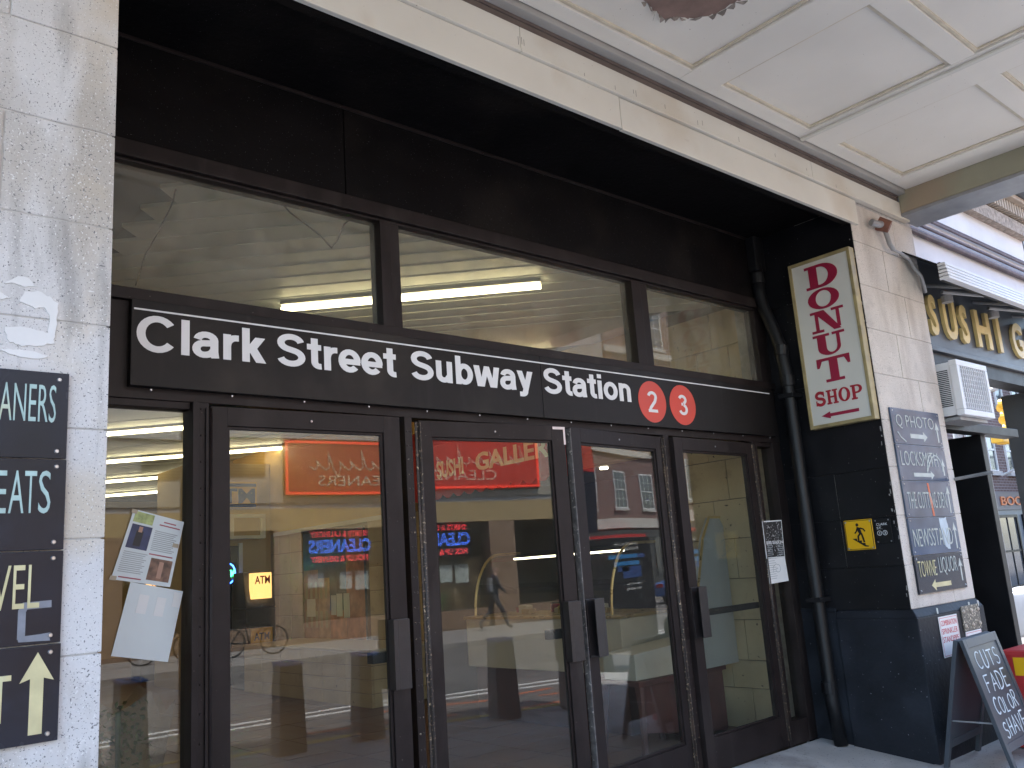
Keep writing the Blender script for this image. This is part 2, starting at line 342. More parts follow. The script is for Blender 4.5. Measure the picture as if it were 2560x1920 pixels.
def chalk(name, s, m, fr, x0, x1, z0, h, parent, w, d=.0015, slope=0):
    b = B(); adv = .74; k = (x1-x0)/(adv*len(s)-.15); n = 0
    for i, c in enumerate(s):
        jy = random.uniform(-.05, .05); js = random.uniform(.9, 1.1)
        for st in ST[c]:
            n += 1; pts = [(x0+(i*adv+p[0])*k, z0+(p[1]*js+jy)*h+slope*(i*adv+p[0])*k) for p in st]
            b.ribbon(pts, w*random.uniform(.8, 1.2), fr, d+.0002*(n % 3))
    return b.obj(name, m, parent)
def screw(p, n, parent, r=.008, m=None):
    p = Vector(p); n = Vector(n); b = B(); b.cyl(p, p+n*.004, r, 8, r*.7); return b.obj('screw', m or M_steel, parent)
# ================================================================== GROUND
def gz(y):   # pavement falls gently towards the kerb
    return 0. if y > .9 else (-.10*(.9-y)/.9 if y > 0 else -.10-.028*(-y))
gr = struct(B().box(-80, 120, -90, 90, -.9, -.40).obj('ground', M_asph))
road = struct(B().box(-80, 60, -14.9, -4.6, -.399, -.335).box(11.4, 21.5, -4.599, 60, -.399, -.336).obj('road', M_asph))
b = B()
YS = [.88, 0, -.9, -1.8, -2.7, -3.6, -4.3]
sw = B()
for i in range(len(YS)-1):
    y1, y0 = YS[i], YS[i+1]
    sw.hexa([(-14, y0, -.42), (11.4, y0, -.42), (11.4, y1, -.42), (-14, y1, -.42), (-14, y0, gz(y0)-.012), (11.4, y0, gz(y0)-.012), (11.4, y1, gz(y1)-.012), (-14, y1, gz(y1)-.012)])
sw = struct(sw.obj('sidewalk', M_joint))
for i in range(len(YS)-1):
    y1, y0 = YS[i]-.004, YS[i+1]+.004; x = -3.
    while x < 10.4:
        w = .9; a, c = x+.004, x+w-.004
        if not (i == 0 and (x < .5 or x > 6.2)):
            t = random.uniform(-.0015, .0015)
            B().hexa([(a, y0, gz(y0)-.014), (c, y0, gz(y0)-.014), (c, y1, gz(y1)-.014), (a, y1, gz(y1)-.014), (a, y0, gz(y0)+t), (c, y0, gz(y0)+t), (c, y1, gz(y1)+t), (a, y1, gz(y1)+t)]).obj('slab', M_side, sw)
        x += w
struct(B().box(-14, 11.4, -4.6, -4.302, -.42, gz(-4.3)-.002).obj('kerb', mat('kerb_granite', (.30, .29, .28), .8, .2, 5, .3), bev=.015))
struct(B().box(-14, 11.3, -4.52, -4.4, gz(-4.3)-.004, gz(-4.3)+.003).obj('kerb_line', M_ymark))
struct(B().box(-14, 60, -19.45, -14.9, -.42, -.20).obj('far_sidewalk', mat('far_concrete', (.24, .225, .21), .85, .14, 3, .2), bev=.01))
lm = struct(B().box(-14, 60, -7.05, -6.93, -.336, -.331).obj('road_marking', M_mark))
struct(B().box(-14, 60, -7.42, -7.30, -.336, -.331).obj('road_marking', M_mark))
for k, (x, y, a) in enumerate(((6.4, -6.3, .3), (7.2, -6.5, -.2), (7.7, -6.0, .15), (5.2, -5.6, .2), (8.4, -5.7, .4), (6.9, -5.3, -.1))):
    b = B(); u = Vector((math.cos(a), math.sin(a), 0)); v = Vector((-u.y, u.x, 0))
    p = Vector((x, y, -.334)); q = [p-u*.5-v*.03, p+u*.5-v*.05, p+u*.5+v*.05, p-u*.5+v*.04]
    b.hexa(q+[c+Vector((0, 0, .004)) for c in q]); struct(b.obj('road_marking', M_omark))

# ================================================================== STATION ENTRANCE
# --- stone piers: each block its own piece
ZJ = [1.284-.367*k for k in (3, 2, 1)]+[1.284, 1.654, 2.022, 2.391, 2.757, 3.123, 3.486, 3.852]
pl = thing('stone_pier', 'speckled pale grey stone pier with brown streaks beside the subway doors, carrying navy boards', 'pier', (0, .3, -.1))
B().box(-3.2, .903, .006, 1.1, -.35, 4.19).obj('core', M_joint, pl)
g = .0022
for i in range(-1, len(ZJ)):
    z0 = -.12 if i < 0 else ZJ[i]; z1 = ZJ[i+1] if i+1 < len(ZJ) else 4.19
    xs = [-3.2, -1.7, -.72, .553, .915] if i % 2 else [-3.2, -2.3, -1.2, -.25, .915]
    if i == 6: xs = [-3.2, -1.7, -.72, .915]
    for a, c in zip(xs, xs[1:]):
        dy = random.uniform(0, .003)
        B().box(a+g, c-(g if c < .9 else 0), dy, .5, z0+g, z1-g).obj('stone_block', M_stone, pl, bev=.005)
B().box(.88, .925, .5, 1.0, -.05, 4.15).obj('side_panel', M_black, pl)
# torn remains of a white sticker
def blob(pts, n=5, jit=.004):
    out = []
    for i, p in enumerate(pts):
        q = pts[(i+1) % len(pts)]
        for k in range(n):
            t = k/n; out.append((p[0]+(q[0]-p[0])*t+random.uniform(-jit, jit), p[1]+(q[1]-p[1])*t+random.uniform(-jit, jit)))
    return out
fr = FS(0)
st = thing('sticker_remains', 'torn white sticker remains on the pale stone pier above the navy boards', 'sticker', (.66, -.002, 2.3))
for k, P in enumerate(([(.58, 2.50), (.62, 2.53), (.655, 2.525), (.672, 2.50), (.64, 2.495), (.61, 2.50)],
                       [(.625, 2.44), (.64, 2.475), (.68, 2.485), (.715, 2.47), (.742, 2.45), (.742, 2.39), (.735, 2.34), (.715, 2.335), (.72, 2.40), (.70, 2.43), (.67, 2.425), (.65, 2.435)],
                       [(.585, 2.345), (.63, 2.355), (.70, 2.345), (.735, 2.345), (.735, 2.31), (.69, 2.295), (.64, 2.29), (.60, 2.30)],
                       [(.56, 2.27), (.60, 2.275), (.66, 2.278), (.72, 2.262), (.68, 2.248), (.62, 2.255)], [(.545, 2.46), (.57, 2.462), (.60, 2.452), (.57, 2.44)])):
    B().prism(blob(P, 4, .003), fr, .0022+.0002*k, -.001).obj('scrap', mat('sticker_white', (.66, .655, .65), .5, .05, 6, .1), st)

# --- right pier
pr = thing('stone_pier', 'pinkish stone pier with blue-black plinth between the donut sign and the sushi shop', 'pier', (7.1, .3, -.12))
B().box(6.565, 7.67, .006, 1.2, -.4, 4.35).obj('core', M_joint, pr)
for i in range(2, len(ZJ)):
    z0 = max(ZJ[i], .965); z1 = ZJ[i+1] if i+1 < len(ZJ) else 4.19
    xs = [6.552, 7.03, 7.68] if i % 2 else [6.552, 7.30, 7.68]
    for a, c in zip(xs, xs[1:]):
        B().box(a+(g if a > 6.6 else 0), c-(g if c < 7.6 else 0), random.uniform(0, .003), .5, z0+g, z1-g).obj('stone_block', M_stone_r, pr, bev=.005)
b = B(); z0, z1, z2 = -.32, .905, .965
b.hexa([(6.52, -.045, z0), (7.70, -.045, z0), (7.70, .6, z0), (6.52, .6, z0), (6.52, -.045, z1), (7.70, -.045, z1), (7.70, .6, z1), (6.52, .6, z1)])
b.hexa([(6.52, -.045, z1), (7.70, -.045, z1), (7.70, .6, z1), (6.52, .6, z1), (6.55, -.002, z2), (7.68, -.002, z2), (7.68, .6, z2), (6.55, .6, z2)])
b.obj('plinth', M_base, pr, bev=.008)
for k in range(9):
    x = random.uniform(6.85, 7.6); z = random.choice((.48, .32, .9, .93, .83, .2)); fr2 = FS(-.046, x, z)
    B().prism(blob([(-.012, -.02), (.012, -.02), (.014, .02), (-.01, .022)], 2, .003), fr2, .002).obj('paint_chip', M_pale, pr)
b = B().box(7.25, 7.58, -.0545, -.046, .74, .93); b.obj('plate', mat('weathered_plate', (.10, .09, .07), .5, .4, 20, .3, specks=[((.5, .45, .35), 60, .6)]), pr, bev=.003)
for x in (7.28, 7.42, 7.55):
    for z in (.78, .89): B().cyl((x, -.056, z), (x, -.066, z), .016, 10, .010).obj('bolt', mat('bolt_cream', (.5, .42, .34), .6), pr)

# --- dark recess: side wall panels, header, soffit
rw = thing('recess_wall', 'glossy black panelled side wall of the entrance recess behind the donut shop sign', 'wall', (6.55, .5, 0))
B().box(6.558, 6.6, .008, 1.0, -.3, 4.16).obj('core', M_seam, rw)
for i, (z0, z1) in enumerate(((.965, 1.284), (1.284, 1.654), (1.654, 2.022), (2.022, 2.757), (2.757, 3.486), (3.486, 4.148))):
    for y0, y1 in (((.004, .46), (.46, .96)) if i in (1, 2) else ((.004, .96),)):
        B().box(6.547, 6.59, y0+.0015, y1-.0015, z0+.0015, z1-.0015).obj('panel', M_gran, rw, bev=.002)
B().box(6.535, 6.59, .602, .96, -.3, .955).obj('dado', M_base, rw, bev=.004)
B().box(6.530, 6.59, .601, .97, .955, .985).obj('ledge', M_base, rw, bev=.006)
hd = thing('header_wall', 'black painted header and soffit above the transom windows', 'wall', (3.7, .95, 3.6))
for a, c in ((.6, 2.417), (2.423, 6.546)): B().box(a, c, .897, 1.05, 3.592, 4.148).obj('header_panel', M_black, hd, bev=.004)
B().box(.9, 6.6, .002, 1.05, 4.15, 4.3).obj('soffit', M_black, hd)
B().box(.9, 6.55, .884, .8965, 4.128, 4.1495).obj('cove_bead', M_frame, hd, bev=.004)

# --- storefront frame
en = thing('entrance_front', 'dark bronze glazed entrance front with transom windows and four doors', 'entrance', (3.7, .95, 0))
def bar(name, x0, x1, z0, z1, y0=.90, y1=1.0, m=None, bev=.004): return B().box(x0, x1, y0, y1, z0, z1).obj(name, m or M_frame, en, bev)
bar('head_rail', .92, 6.546, 3.505, 3.589, .872, 1.02); bar('head_rail', .92, 6.546, 3.490, 3.504, .90, 1.0)
bar('sill_rail', .92, 6.546, 2.795, 2.852, .875, 1.02); bar('header_beam', .92, 6.546, 2.335, 2.794, .90, 1.02)
for x0, x1 in ((2.632, 2.772), (4.81, 5.0)):
    w = (x1-x0); bar('transom_mullion', x0, x0+w*.52, 2.853, 3.489, .885, 1.0); bar('transom_mullion', x0+w*.54, x1, 2.853, 3.489, .90, 1.0)
bar('transom_jamb', 6.40, 6.546, 2.853, 3.489); bar('transom_jamb', .92, 1.0, 2.853, 3.489)
for x0, x1 in ((1.0, 2.632), (2.772, 4.81), (5.0, 6.40)): B().box(x0-.01, x1+.01, .945, .953, 2.845, 3.497).obj('transom_pane', M_glasst, en)
# lower verticals
bar('mullion', 1.545, 1.575, 0.0, 2.334, .87); bar('mullion', 1.577, 1.628, 0, 2.334, .885)
bar('mullion', 2.74, 2.79, 0, 2.334, .88); bar('mullion', 4.985, 5.05, 0, 2.334, .88); bar('mullion', 6.10, 6.165, 0, 2.334, .88)
bar('jamb', 6.40, 6.47, 0, 2.334, .885); bar('jamb', 6.472, 6.546, 0, 2.334, .905); bar('jamb', .92, 1.02, 0, 2.334)
bar('stop_rail', 1.02, 1.545, 2.30, 2.334, .905); bar('stop_rail', 6.165, 6.40, 2.30, 2.334, .905)
bar('base_rail', 1.02, 1.545, 0, .17); bar('base_rail', 6.165, 6.40, 0, .17, .89)
B().box(1.01, 1.55, .945, .953, .16, 2.31).obj('pane', M_glass, en); B().box(6.16, 6.41, .945, .953, .16, 2.31).obj('pane', M_glass, en)
for k in range(17):
    for x in (1.59, 1.612): B().cyl((x, .885, .3+k*.125), (x, .8815, .3+k*.125), .006, 8, .003).obj('rivet', M_frame, en)
# --- doors (origin on the hinge, swing outwards)
def door(hx, th, side, label, bar_in=False, latch=False, mh=None, gl=None):
    W, H = 1.045, 2.318; s = side           # s=+1 hinge left, -1 hinge right ; local x runs 0..s*W
    def X(a, c): return (min(s*a, s*c), max(s*a, s*c))
    b = B()
    for a, c, z0, z1 in ((.004, .085, .012, H), (W-.105, W-.004, .012, H), (.085, W-.105, H-.092, H), (.085, W-.105, .012, .23)):
        x0, x1 = X(a, c); b.box(x0, x1, -.024, .024, z0, z1)
    for a, c, z0, z1 in ((.085, .10, .23, H-.092), (W-.12, W-.105, .23, H-.092), (.10, W-.12, H-.107, H-.092), (.10, W-.12, .23, .245)):
        x0, x1 = X(a, c); b.box(x0, x1, -.012, .012, z0, z1)
    d = b.obj('door', M_frame, en, bev=.002, org=(0, 0, 0)); d.location = Vector((hx, .905, .0))-ORG[en.name]; d.rotation_euler = (0, 0, R(th)); ORG[d.name] = Vector((0, 0, 0)); d['label'] = label
    x0, x1 = X(.092, W-.112); B().box(x0, x1, -.003, .003, .235, H-.098).obj('pane', gl or M_glassd, d)
    x0, x1 = X(-.022, .016); B().box(x0, x1, -.034, -.0245, .05, H-.01).obj('hinge', mh or M_worn, d, bev=.002)
    B().cyl((0, -.033, .05), (0, -.033, H-.01), .009, 8).obj('hinge_pin', mh or M_worn, d, smooth=True)
    x0, x1 = X(W-.125, W-.01)
    b = B().box(x0, x1, -.034, -.0245, .90, 1.245); x2, x3 = X(W-.125, W-.100); b.box(x2, x3, -.085, -.0345, .90, 1.245)
    x2, x3 = X(W-.100, W-.03); b.box(x2, x3, -.085, -.079, .90, 1.245)
    b.obj('handle', M_handle, d, bev=.002)
    x0, x1 = X(.25, .262); screw((s*.52, -.0245, H-.05), (0, -1, 0), d, .007)
    if bar_in:
        x0, x1 = X(.06, W-.05); B().box(x0, x1, .05, .09, 1.03, 1.075).obj('push_bar', M_blk, d, bev=.004)
    if latch:
        x0, x1 = X(W-.19, W-.06); B().box(x0, x1, .03, .09, 1.03, 1.085).obj('latch_box', M_blk, d, bev=.004)
    return d
door(1.632, -3.0, 1, 'glazed door beside the taped papers', latch=True, mh=M_frame)
d2 = door(2.832, -6.9, 1, 'glazed door hinged on the paint-chipped mullion, ajar', latch=True)
d3 = door(4.965, 6.0, -1, 'glazed door ajar next to the door it closes against', gl=M_glassw)
door(6.095, 2.0, -1, 'glazed door with a black push bar behind its glass', bar_in=True)
x0 = 1.045; B().box(.95, 1.045, -.0265, -.0245, 2.296, 2.312).obj('repair_strip', M_steel, d2); B().box(1.030, 1.0445, -.0268, -.0245, 2.20, 2.295).obj('repair_strip', M_steel, d2)
B().box(-1.052, -1.042, -.03, .01, .05, 2.31).obj('weatherstrip', mat('worn_rubber', (.10, .09, .085), .7, .5, 25, .3, specks=[((.38, .34, .30), 60, .67)]), d3)
for k in range(26):   # rivet heads down the worn hinge posts
    for x in (2.755, 2.777, 5.0, 5.035, 6.115, 6.15): B().cyl((x, .88, .25+k*.08), (x, .877, .25+k*.08), .006, 6, .003).obj('rivet', M_worn if x > 2.7 else M_frame, en)

# --- station sign
sg = thing('station_sign', 'long black enamel sign reading Clark Street Subway Station with red 2 and 3 bullets', 'sign', (3.8, .86, 2.385))
for a, c in ((1.252, 3.788), (3.791, 6.44)): B().box(a, c, .852, .899, 2.385, 2.792).obj('panel', M_signb, sg, bev=.003)
fr = FS(.852)
B().box(1.262, 6.405, .8508, .853, 2.741, 2.749).obj('rule', M_white, sg)
for w, a, c in (('Clark', 1.275, 1.905), ('Street', 1.965, 2.70), ('Subway', 2.782, 3.715), ('Station', 3.81, 4.645)):
    grot('lettering', w, M_white, fr, a, c, 2.5475, .172, sg, .0012)
for ch, x in (('2', 4.872), ('3', 5.219)):
    o = B().prism(E(0, 0, .152, .152, 0, 360, 40)[:-1], FS(.852, x, 2.566), .002, -.001).obj('bullet', M_red, sg)
    grot('numeral', ch, M_white, FS(.8500, x, 2.566), -.052, .052, -.080, .160, o, .0012, .135)
for k in range(14): screw((1.35+k*.385, .87, 2.372), (0, -1, 0), sg, .006)

# --- donut shop sign on the recess side wall
ds = thing('donut_sign', 'cream box sign with crimson slab letters reading donut shop, on black wall', 'sign', (6.5, .29, 2.39))
XF = 6.475
B().box(XF+.004, 6.546, .028, .548, 2.405, 3.775).obj('box', M_signw, ds)
for y0, y1, z0, z1 in ((.012, .04, 2.392, 3.79), (.536, .564, 2.392, 3.79), (.0405, .5355, 2.392, 2.42), (.0405, .5355, 3.762, 3.79)):
    B().box(XF-.006, 6.546, y0, y1, z0, z1).obj('trim', M_gold, ds, bev=.004)
fr = FL(XF+.004, .563, 2.39)     # x 0..0.55 left to right, y 0..1.4
SW, SH = .551, 1.4
def slab(fr, c, x, z, w, h, m):
    b = B(); k = [0]
    def P(poly): k[0] += 1; b.prism([(x+p*w, z+q*h) for p, q in poly], fr, .003+.0002*k[0])
    def rect(a, c0, a1, c1): P([(a, c0), (a1, c0), (a1, c1), (a, c1)])
    def ring(o, i):
        for t in range(len(o)-1): P([o[t], o[t+1], i[t+1], i[t]])
    s = .115     # serif thickness
    if c == 'D':
        rect(.12, 0, .38, 1); rect(0, 0, .12, s); rect(0, 1-s, .12, 1)
        ring([(.38, 1)]+E(.5, .5, .5, .5, 90, -90, 14)+[(.38, 0)], [(.38, 1-s)]+E(.46, .5, .26, .5-s, 90, -90, 14)+[(.38, s)])
    elif c == 'O': ring(E(.5, .5, .5, .5, 0, 360, 26), E(.5, .5, .25, .5-s*.9, 0, 360, 26))
    elif c == 'N':
        rect(.13, s, .23, 1-s); rect(.77, .1, .87, 1-s); rect(0, 0, .36, s); rect(.64, 1-s, 1, 1); rect(0, 1-s, .3, 1); P([(.10, .999), (.42, .999), (.87, 0), (.66, 0)])
    elif c == 'U':
        rect(.12, .35, .38, 1-s); rect(.70, .35, .80, 1-s); rect(0, 1-s, .5, 1); rect(.58, 1-s, .95, 1)
        ring(E(.46, .36, .34, .36, 180, 360, 14), E(.54, .36, .16, .25, 180, 360, 14))
    elif c == 'T':
        rect(.37, s, .63, 1-s); rect(.22, 0, .78, s); rect(0, 1-s, 1, 1); P([(0, .62), (.07, .62), (.16, 1-s), (0, 1-s)]); P([(1, .62), (1, 1-s), (.84, 1-s), (.93, .62)])
    elif c == 'S':
        pts = E(.5, .72, .33, .21, 20, 250, 14)+E(.5, .28, .34, .215, 70, -160, 14)
        b.ribbon([(x+p*w, z+q*h) for p, q in pts], .21*h, fr, .003); rect(.78, .62, .88, .98); rect(.10, .02, .2, .38)
    elif c == 'H':
        rect(.1, s, .33, 1-s); rect(.67, s, .9, 1-s); rect(.33, .44, .67, .56)
        for a in (0, .56): rect(a, 0, a+.44, s); rect(a, 1-s, a+.44, 1)
    elif c == 'P':
        rect(.12, s, .37, 1-s); rect(0, 0, .5, s); rect(0, 1-s, .37, 1); ring([(.37, 1)]+E(.55, .70, .43, .30, 90, -90, 12)+[(.37, .40)], [(.37, 1-s)]+E(.52, .70, .22, .30-s, 90, -90, 12)+[(.37, .40+s)])
    return b.obj('letter', m, ds)
for c, t0, t1, xx, ww in (('D', .045, .185, .25, .52), ('O', .193, .315, .245, .50), ('N', .322, .45, .245, .53), ('U', .462, .590, .235, .53), ('T', .603, .745, .24, .52)):
    slab(fr, c, xx*SW, (1-t1)*SH, ww*SW, (t1-t0)*SH, M_dred)
for i, c in enumerate('SHOP'): slab(fr, c, (.13+i*.19)*SW, (1-.872)*SH, .175*SW, .082*SH, M_dred2)
B().prism([(.20*SW, .068*SH), (.34*SW, .088*SH), (.34*SW, .077*SH), (.78*SW, .077*SH), (.78*SW, .059*SH), (.34*SW, .059*SH), (.34*SW, .048*SH)], fr, .003).obj('arrow', M_dred, ds)

# --- downspout in the corner
dp = thing('downspout', 'black painted drain pipe bending down the corner of the entrance recess', 'pipe', (6.45, .7, 0))
B().box(6.39, 6.53, .80, .895, 3.83, 4.14).obj('hopper', M_blk, dp, bev=.015)
B().tube([(6.45, .85, 3.9), (6.45, .85, 3.62), (6.45, .83, 3.50), (6.45, .76, 3.28), (6.45, .725, 3.14), (6.45, .70, 2.9), (6.45, .69, .3), (6.45, .66, gz(.66)+.0)], .052, 16).obj('pipe', M_blk, dp, smooth=True)
for z in (2.78, 3.05, 3.72, .35): B().cyl((6.45, .696 if z < 3 else .72 if z < 3.5 else .85, z), (6.45, .696 if z < 3 else .71 if z < 3.5 else .85, z+.09), .06, 16).obj('coupling', M_blk, dp, bev=.006)
for z in (1.04, 2.68): 
    b = B().box(6.385, 6.545, .63, .76, z, z+.035); b.obj('bracket', M_gran, dp, bev=.004)

# --- yellow stair sign and small black plaque
ys = thing('stair_sign', 'small yellow warning sign with a figure descending stairs on the black wall', 'sign', (6.54, .315, 1.415))
B().box(6.536, 6.546, .2, .43, 1.417, 1.648).obj('plate', M_yel, ys, bev=.004)
fr = FL(6.536, .43, 1.417)
def yl(p, w): return B().ribbon(p, w, fr, .0012)
S = .231
def q(a): return [(x*.23, y*S) for x, y in a]
B().prism([(x*.23, y*S) for x, y in E(.47, .83, .05, .055, 0, 360, 14)[:-1]], fr, .0012).obj('pictogram_head', M_blk, ys)
b = B(); b.prism(q([(.44, .77), (.56, .73), (.60, .56), (.52, .50), (.47, .60)]), fr, .0012)
b.ribbon(q([(.47, .74), (.42, .62), (.35, .55)]), .011, fr, .0014); b.ribbon(q([(.56, .72), (.67, .68), (.72, .60)]), .011, fr, .0014)
b.ribbon(q([(.54, .54), (.46, .45), (.45, .31)]), .014, fr, .0015); b.ribbon(q([(.58, .55), (.62, .40), (.65, .24)]), .014, fr, .0016)
b.prism(q([(.24, .38), (.40, .38), (.40, .31), (.56, .31), (.56, .23), (.68, .22), (.68, .15), (.80, .12), (.76, .09), (.66, .10)]), fr, .0011); b.obj('pictogram', M_blk, ys)
b = B()
for (a, c, e, f2) in ((.02, .98, .025, .04), (.02, .98, .96, .975), (.02, .04, .04, .96), (.96, .98, .04, .96)): b.prism(q([(a, e), (c, e), (c, f2), (a, f2)]), fr, .0009)
b.obj('border', M_blk, ys)
for y in (.215, .415):
    for z in (1.43, 1.632): screw((6.536, y, z), (-1, 0, 0), ys, .008)
sp = thing('small_plaque', 'small black plaque lettered Clark St 2 3 next to the yellow stair sign', 'sign', (6.54, .12, 1.46))
B().box(6.537, 6.546, .055, .185, 1.455, 1.64).obj('plate', M_blk, sp, bev=.003)
fr = FL(6.537, .185, 1.455)
text('lettering', 'CLARK', M_white, fr, .018, .105, .135, .017, sp, d=.001); text('lettering', 'ST.', M_white, fr, .018, .06, .108, .017, sp, d=.001)
for ch, x in (('2', .035), ('3', .078)):
    B().ribbon(E(x, .078, .017, .017, 0, 360, 18)[:-1], .003, fr, .001, closed=True).obj('ring', M_white, sp); text('numeral', ch, M_white, fr, x-.006, x+.006, .069, .018, sp, d=.001)
for y in (.068, .172):
    for z in (1.468, 1.628): screw((6.537, y, z), (-1, 0, 0), sp, .006)

# --- directory boards
def dboard(x0, x1, z0, z1, m, label, grp, nudge=0):
    t = thing('directory_board', label, 'sign', ((x0+x1)/2, -.01, z0), group=grp)
    B().box(x0, x1, -.016-nudge, -.001, z0+.0015, z1-.0015).obj('plate', m, t, bev=.002)
    for x in (x0+.03, x1-.03):
        for z in (z0+.025, z1-.025): screw((x, -.016-nudge, z), (0, -1, 0), t, .008)
    return t, FS(-.016-nudge)
def arrow(t, fr, m, x, z, L, dirn, w=.03, hd=.06):
    if dirn == 'up': P = [(x-w/2, z), (x+w/2, z), (x+w/2, z+L-hd), (x+hd*.62, z+L-hd-.01), (x, z+L), (x-hd*.62, z+L-hd-.01), (x-w/2, z+L-hd)]
    elif dirn == 'right': P = [(x, z-w/2), (x+L-hd, z-w/2), (x+L-hd, z-hd*.6), (x+L, z), (x+L-hd, z+hd*.6), (x+L-hd, z+w/2), (x, z+w/2)]
    else: P = [(x+L, z+w/2), (x+hd, z+w/2), (x+hd, z+hd*.6), (x, z), (x+hd, z-hd*.6), (x+hd, z-w/2), (x+L, z-w/2)]
    B().prism(P, fr, .0012).obj('arrow', m, t)
GL_ = 'navy boards screwed to the left stone pier'
t, fr = dboard(-.35, .783, 1.915, 2.206, M_boardL, 'navy board lettered cleaners in faded teal, topmost on the grey pier', GL_); text('lettering', 'CLEANERS', M_teal, fr, .487, .745, 2.035, .125, t, -.006)
t, fr = dboard(-.35, .784, 1.620, 1.914, M_boardL, 'navy board lettered eats in pale teal below the cleaners board', GL_, .0012); [text('letter', c, M_teal, fr, a, e, 1.738, .136, t, -.004) for c, a, e in (('E', .582, .612), ('A', .619, .662), ('T', .663, .697), ('S', .704, .739))]
t, fr = dboard(-.35, .785, 1.330, 1.619, M_boardL, 'navy board lettered travel in cream with a grey patch under it', GL_); text('lettering', 'TRAVEL', M_ylet, fr, .43, .719, 1.442, .135, t, -.004)
b = B(); b.ribbon([(.755, 1.452), (.68, 1.450), (.672, 1.435), (.672, 1.350)], .022, fr, .001); b.prism(blob([(.665, 1.34), (.755, 1.34), (.755, 1.362), (.665, 1.36)], 3, .002), fr, .0008); b.obj('sticker_residue', mat('grey_residue', (.20, .21, .24), .6, .2, 20, .2), t)
t, fr = dboard(-.35, .787, 1.036, 1.329, M_boardL, 'lowest navy board on the grey pier with a large yellow up arrow', GL_, .0012); text('lettering', 'T', M_ylet, fr, .595, .650, 1.110, .138, t, -.004); arrow(t, fr, M_ylet, .7215, 1.064, .243, 'up', .038, .078)
GR_ = 'directory boards on the pier by the sushi shop'
t, fr = dboard(6.676, 7.525, 2.205, 2.492, M_boardR, 'slate board lettered photo, topmost on the pinkish pier', GR_); text('lettering', 'Q PHOTO', M_pale, fr, 6.74, 7.40, 2.345, .095, t, -.012); arrow(t, fr, M_pale, 6.95, 2.275, .30, 'right', .035, .07); arrow(t, fr, M_pale, 7.45, 2.24, .17, 'up', .022, .06)
B().ribbon([(6.74, 2.30), (6.78, 2.26), (6.86, 2.225)], .010, fr, .0028).obj('graffiti', M_pale, t)
t, fr = dboard(6.676, 7.525, 1.918, 2.204, M_boardR, 'slate board lettered locksmith with a white arrow pointing right', GR_, .001); text('lettering', 'LOCKSMITH', M_pale, fr, 6.72, 7.36, 2.035, .115, t, -.012); arrow(t, fr, M_pale, 6.90, 1.965, .36, 'right', .03, .06); arrow(t, fr, M_pale, 7.45, 1.965, .14, 'up', .022, .06)
B().ribbon([(7.16+.10*math.cos(a_*.45)+.012*a_, 2.06+.07*math.sin(a_*.7)) for a_ in range(16)], .010, fr, .0026).obj('graffiti', M_pale, t)
t, fr = dboard(6.678, 7.526, 1.632, 1.917, M_boardR, 'slate board with gilt letters and an orange streak under the locksmith board', GR_); text('lettering', 'THE CUTTING DEN', M_pale, fr, 6.73, 7.40, 1.70, .13, t, -.012); arrow(t, fr, M_pale, 7.455, 1.66, .22, 'up', .022, .06)
B().prism([(7.10, 1.90), (7.125, 1.90), (7.15, 1.64), (7.12, 1.64)], fr, .0022).obj('paint_streak', mat('orange_streak', (.6, .12, .03), .5), t)
t, fr = dboard(6.680, 7.528, 1.346, 1.631, M_boardR, 'slate board lettered newsstand half hidden by a pale paint smear', GR_, .001); text('lettering', 'NEWSSTAND', M_pale, fr, 6.72, 7.40, 1.41, .135, t, -.012); arrow(t, fr, M_pale, 7.46, 1.375, .21, 'up', .022, .06)
B().prism(blob([(7.20, 1.62), (7.34, 1.625), (7.36, 1.50), (7.33, 1.37), (7.25, 1.39), (7.22, 1.50)], 4, .006), fr, .0012).obj('paint_smear', mat('pale_smear', (.42, .50, .56), .4, .2, 9, .1), t)
t, fr = dboard(6.682, 7.53, 1.060, 1.345, M_boardL, 'dark board with gilt letters and a left arrow, lowest on the pinkish pier', GR_); text('lettering', 'TOWNE', M_ylet, fr, 6.72, 7.02, 1.185, .12, t, -.012); text('lettering', 'LIQUOR', M_pale, fr, 7.07, 7.40, 1.20, .12, t, -.012); arrow(t, fr, M_ylet, 6.90, 1.115, .34, 'left', .035, .07); arrow(t, fr, M_pale, 7.46, 1.12, .18, 'up', .022, .06)
for k in range(34):      # chipped paint along the edge between black wall and pier
    z = random.uniform(1.0, 3.95); w_ = random.uniform(.0015, .0055); h_ = random.uniform(.004, .022)
    B().prism(blob([(-w_, -h_), (w_, -h_), (w_, h_), (-w_, h_)], 2, .002), FL(6.5468, random.choice((.012, .02, .03)) , z), .0012).obj('paint_chip', mat('chip_grey', (.26, .25, .24), .7, .3, 30, .1), rw)
# --- sprinkler notices on the plinth
def notice(x0, x1, z0, z1, label, lines):
    t = thing('sprinkler_notice', label, 'sign', ((x0+x1)/2, -.05, z0)); B().box(x0, x1, -.052, -.046, z0, z1).obj('plate', M_white, t, bev=.002)
    fr = FS(-.052); rd = mat('notice_red', (.55, .06, .07), .5)
    for s, z, h in lines: text('lettering', s, rd, fr, x0+.025, x1-.025, z, h, t, .0, d=.001)
    b = B()
    for a, c, e, f2 in ((x0+.01, x1-.01, z0+.01, z0+.013), (x0+.01, x1-.01, z1-.013, z1-.01), (x0+.01, x0+.013, z0+.013, z1-.013), (x1-.013, x1-.01, z0+.013, z1-.013)): b.prism([(a, e), (c, e), (c, f2), (a, f2)], fr, .0008)
    b.obj('border', rd, t); return t
notice(6.84, 7.16, .588, .884, 'white notice with red words combination sprinkler standpipe on the plinth', (('COMBINATION', .815, .04), ('SPRINKLER', .755, .04), ('STANDPIPE', .695, .04)))
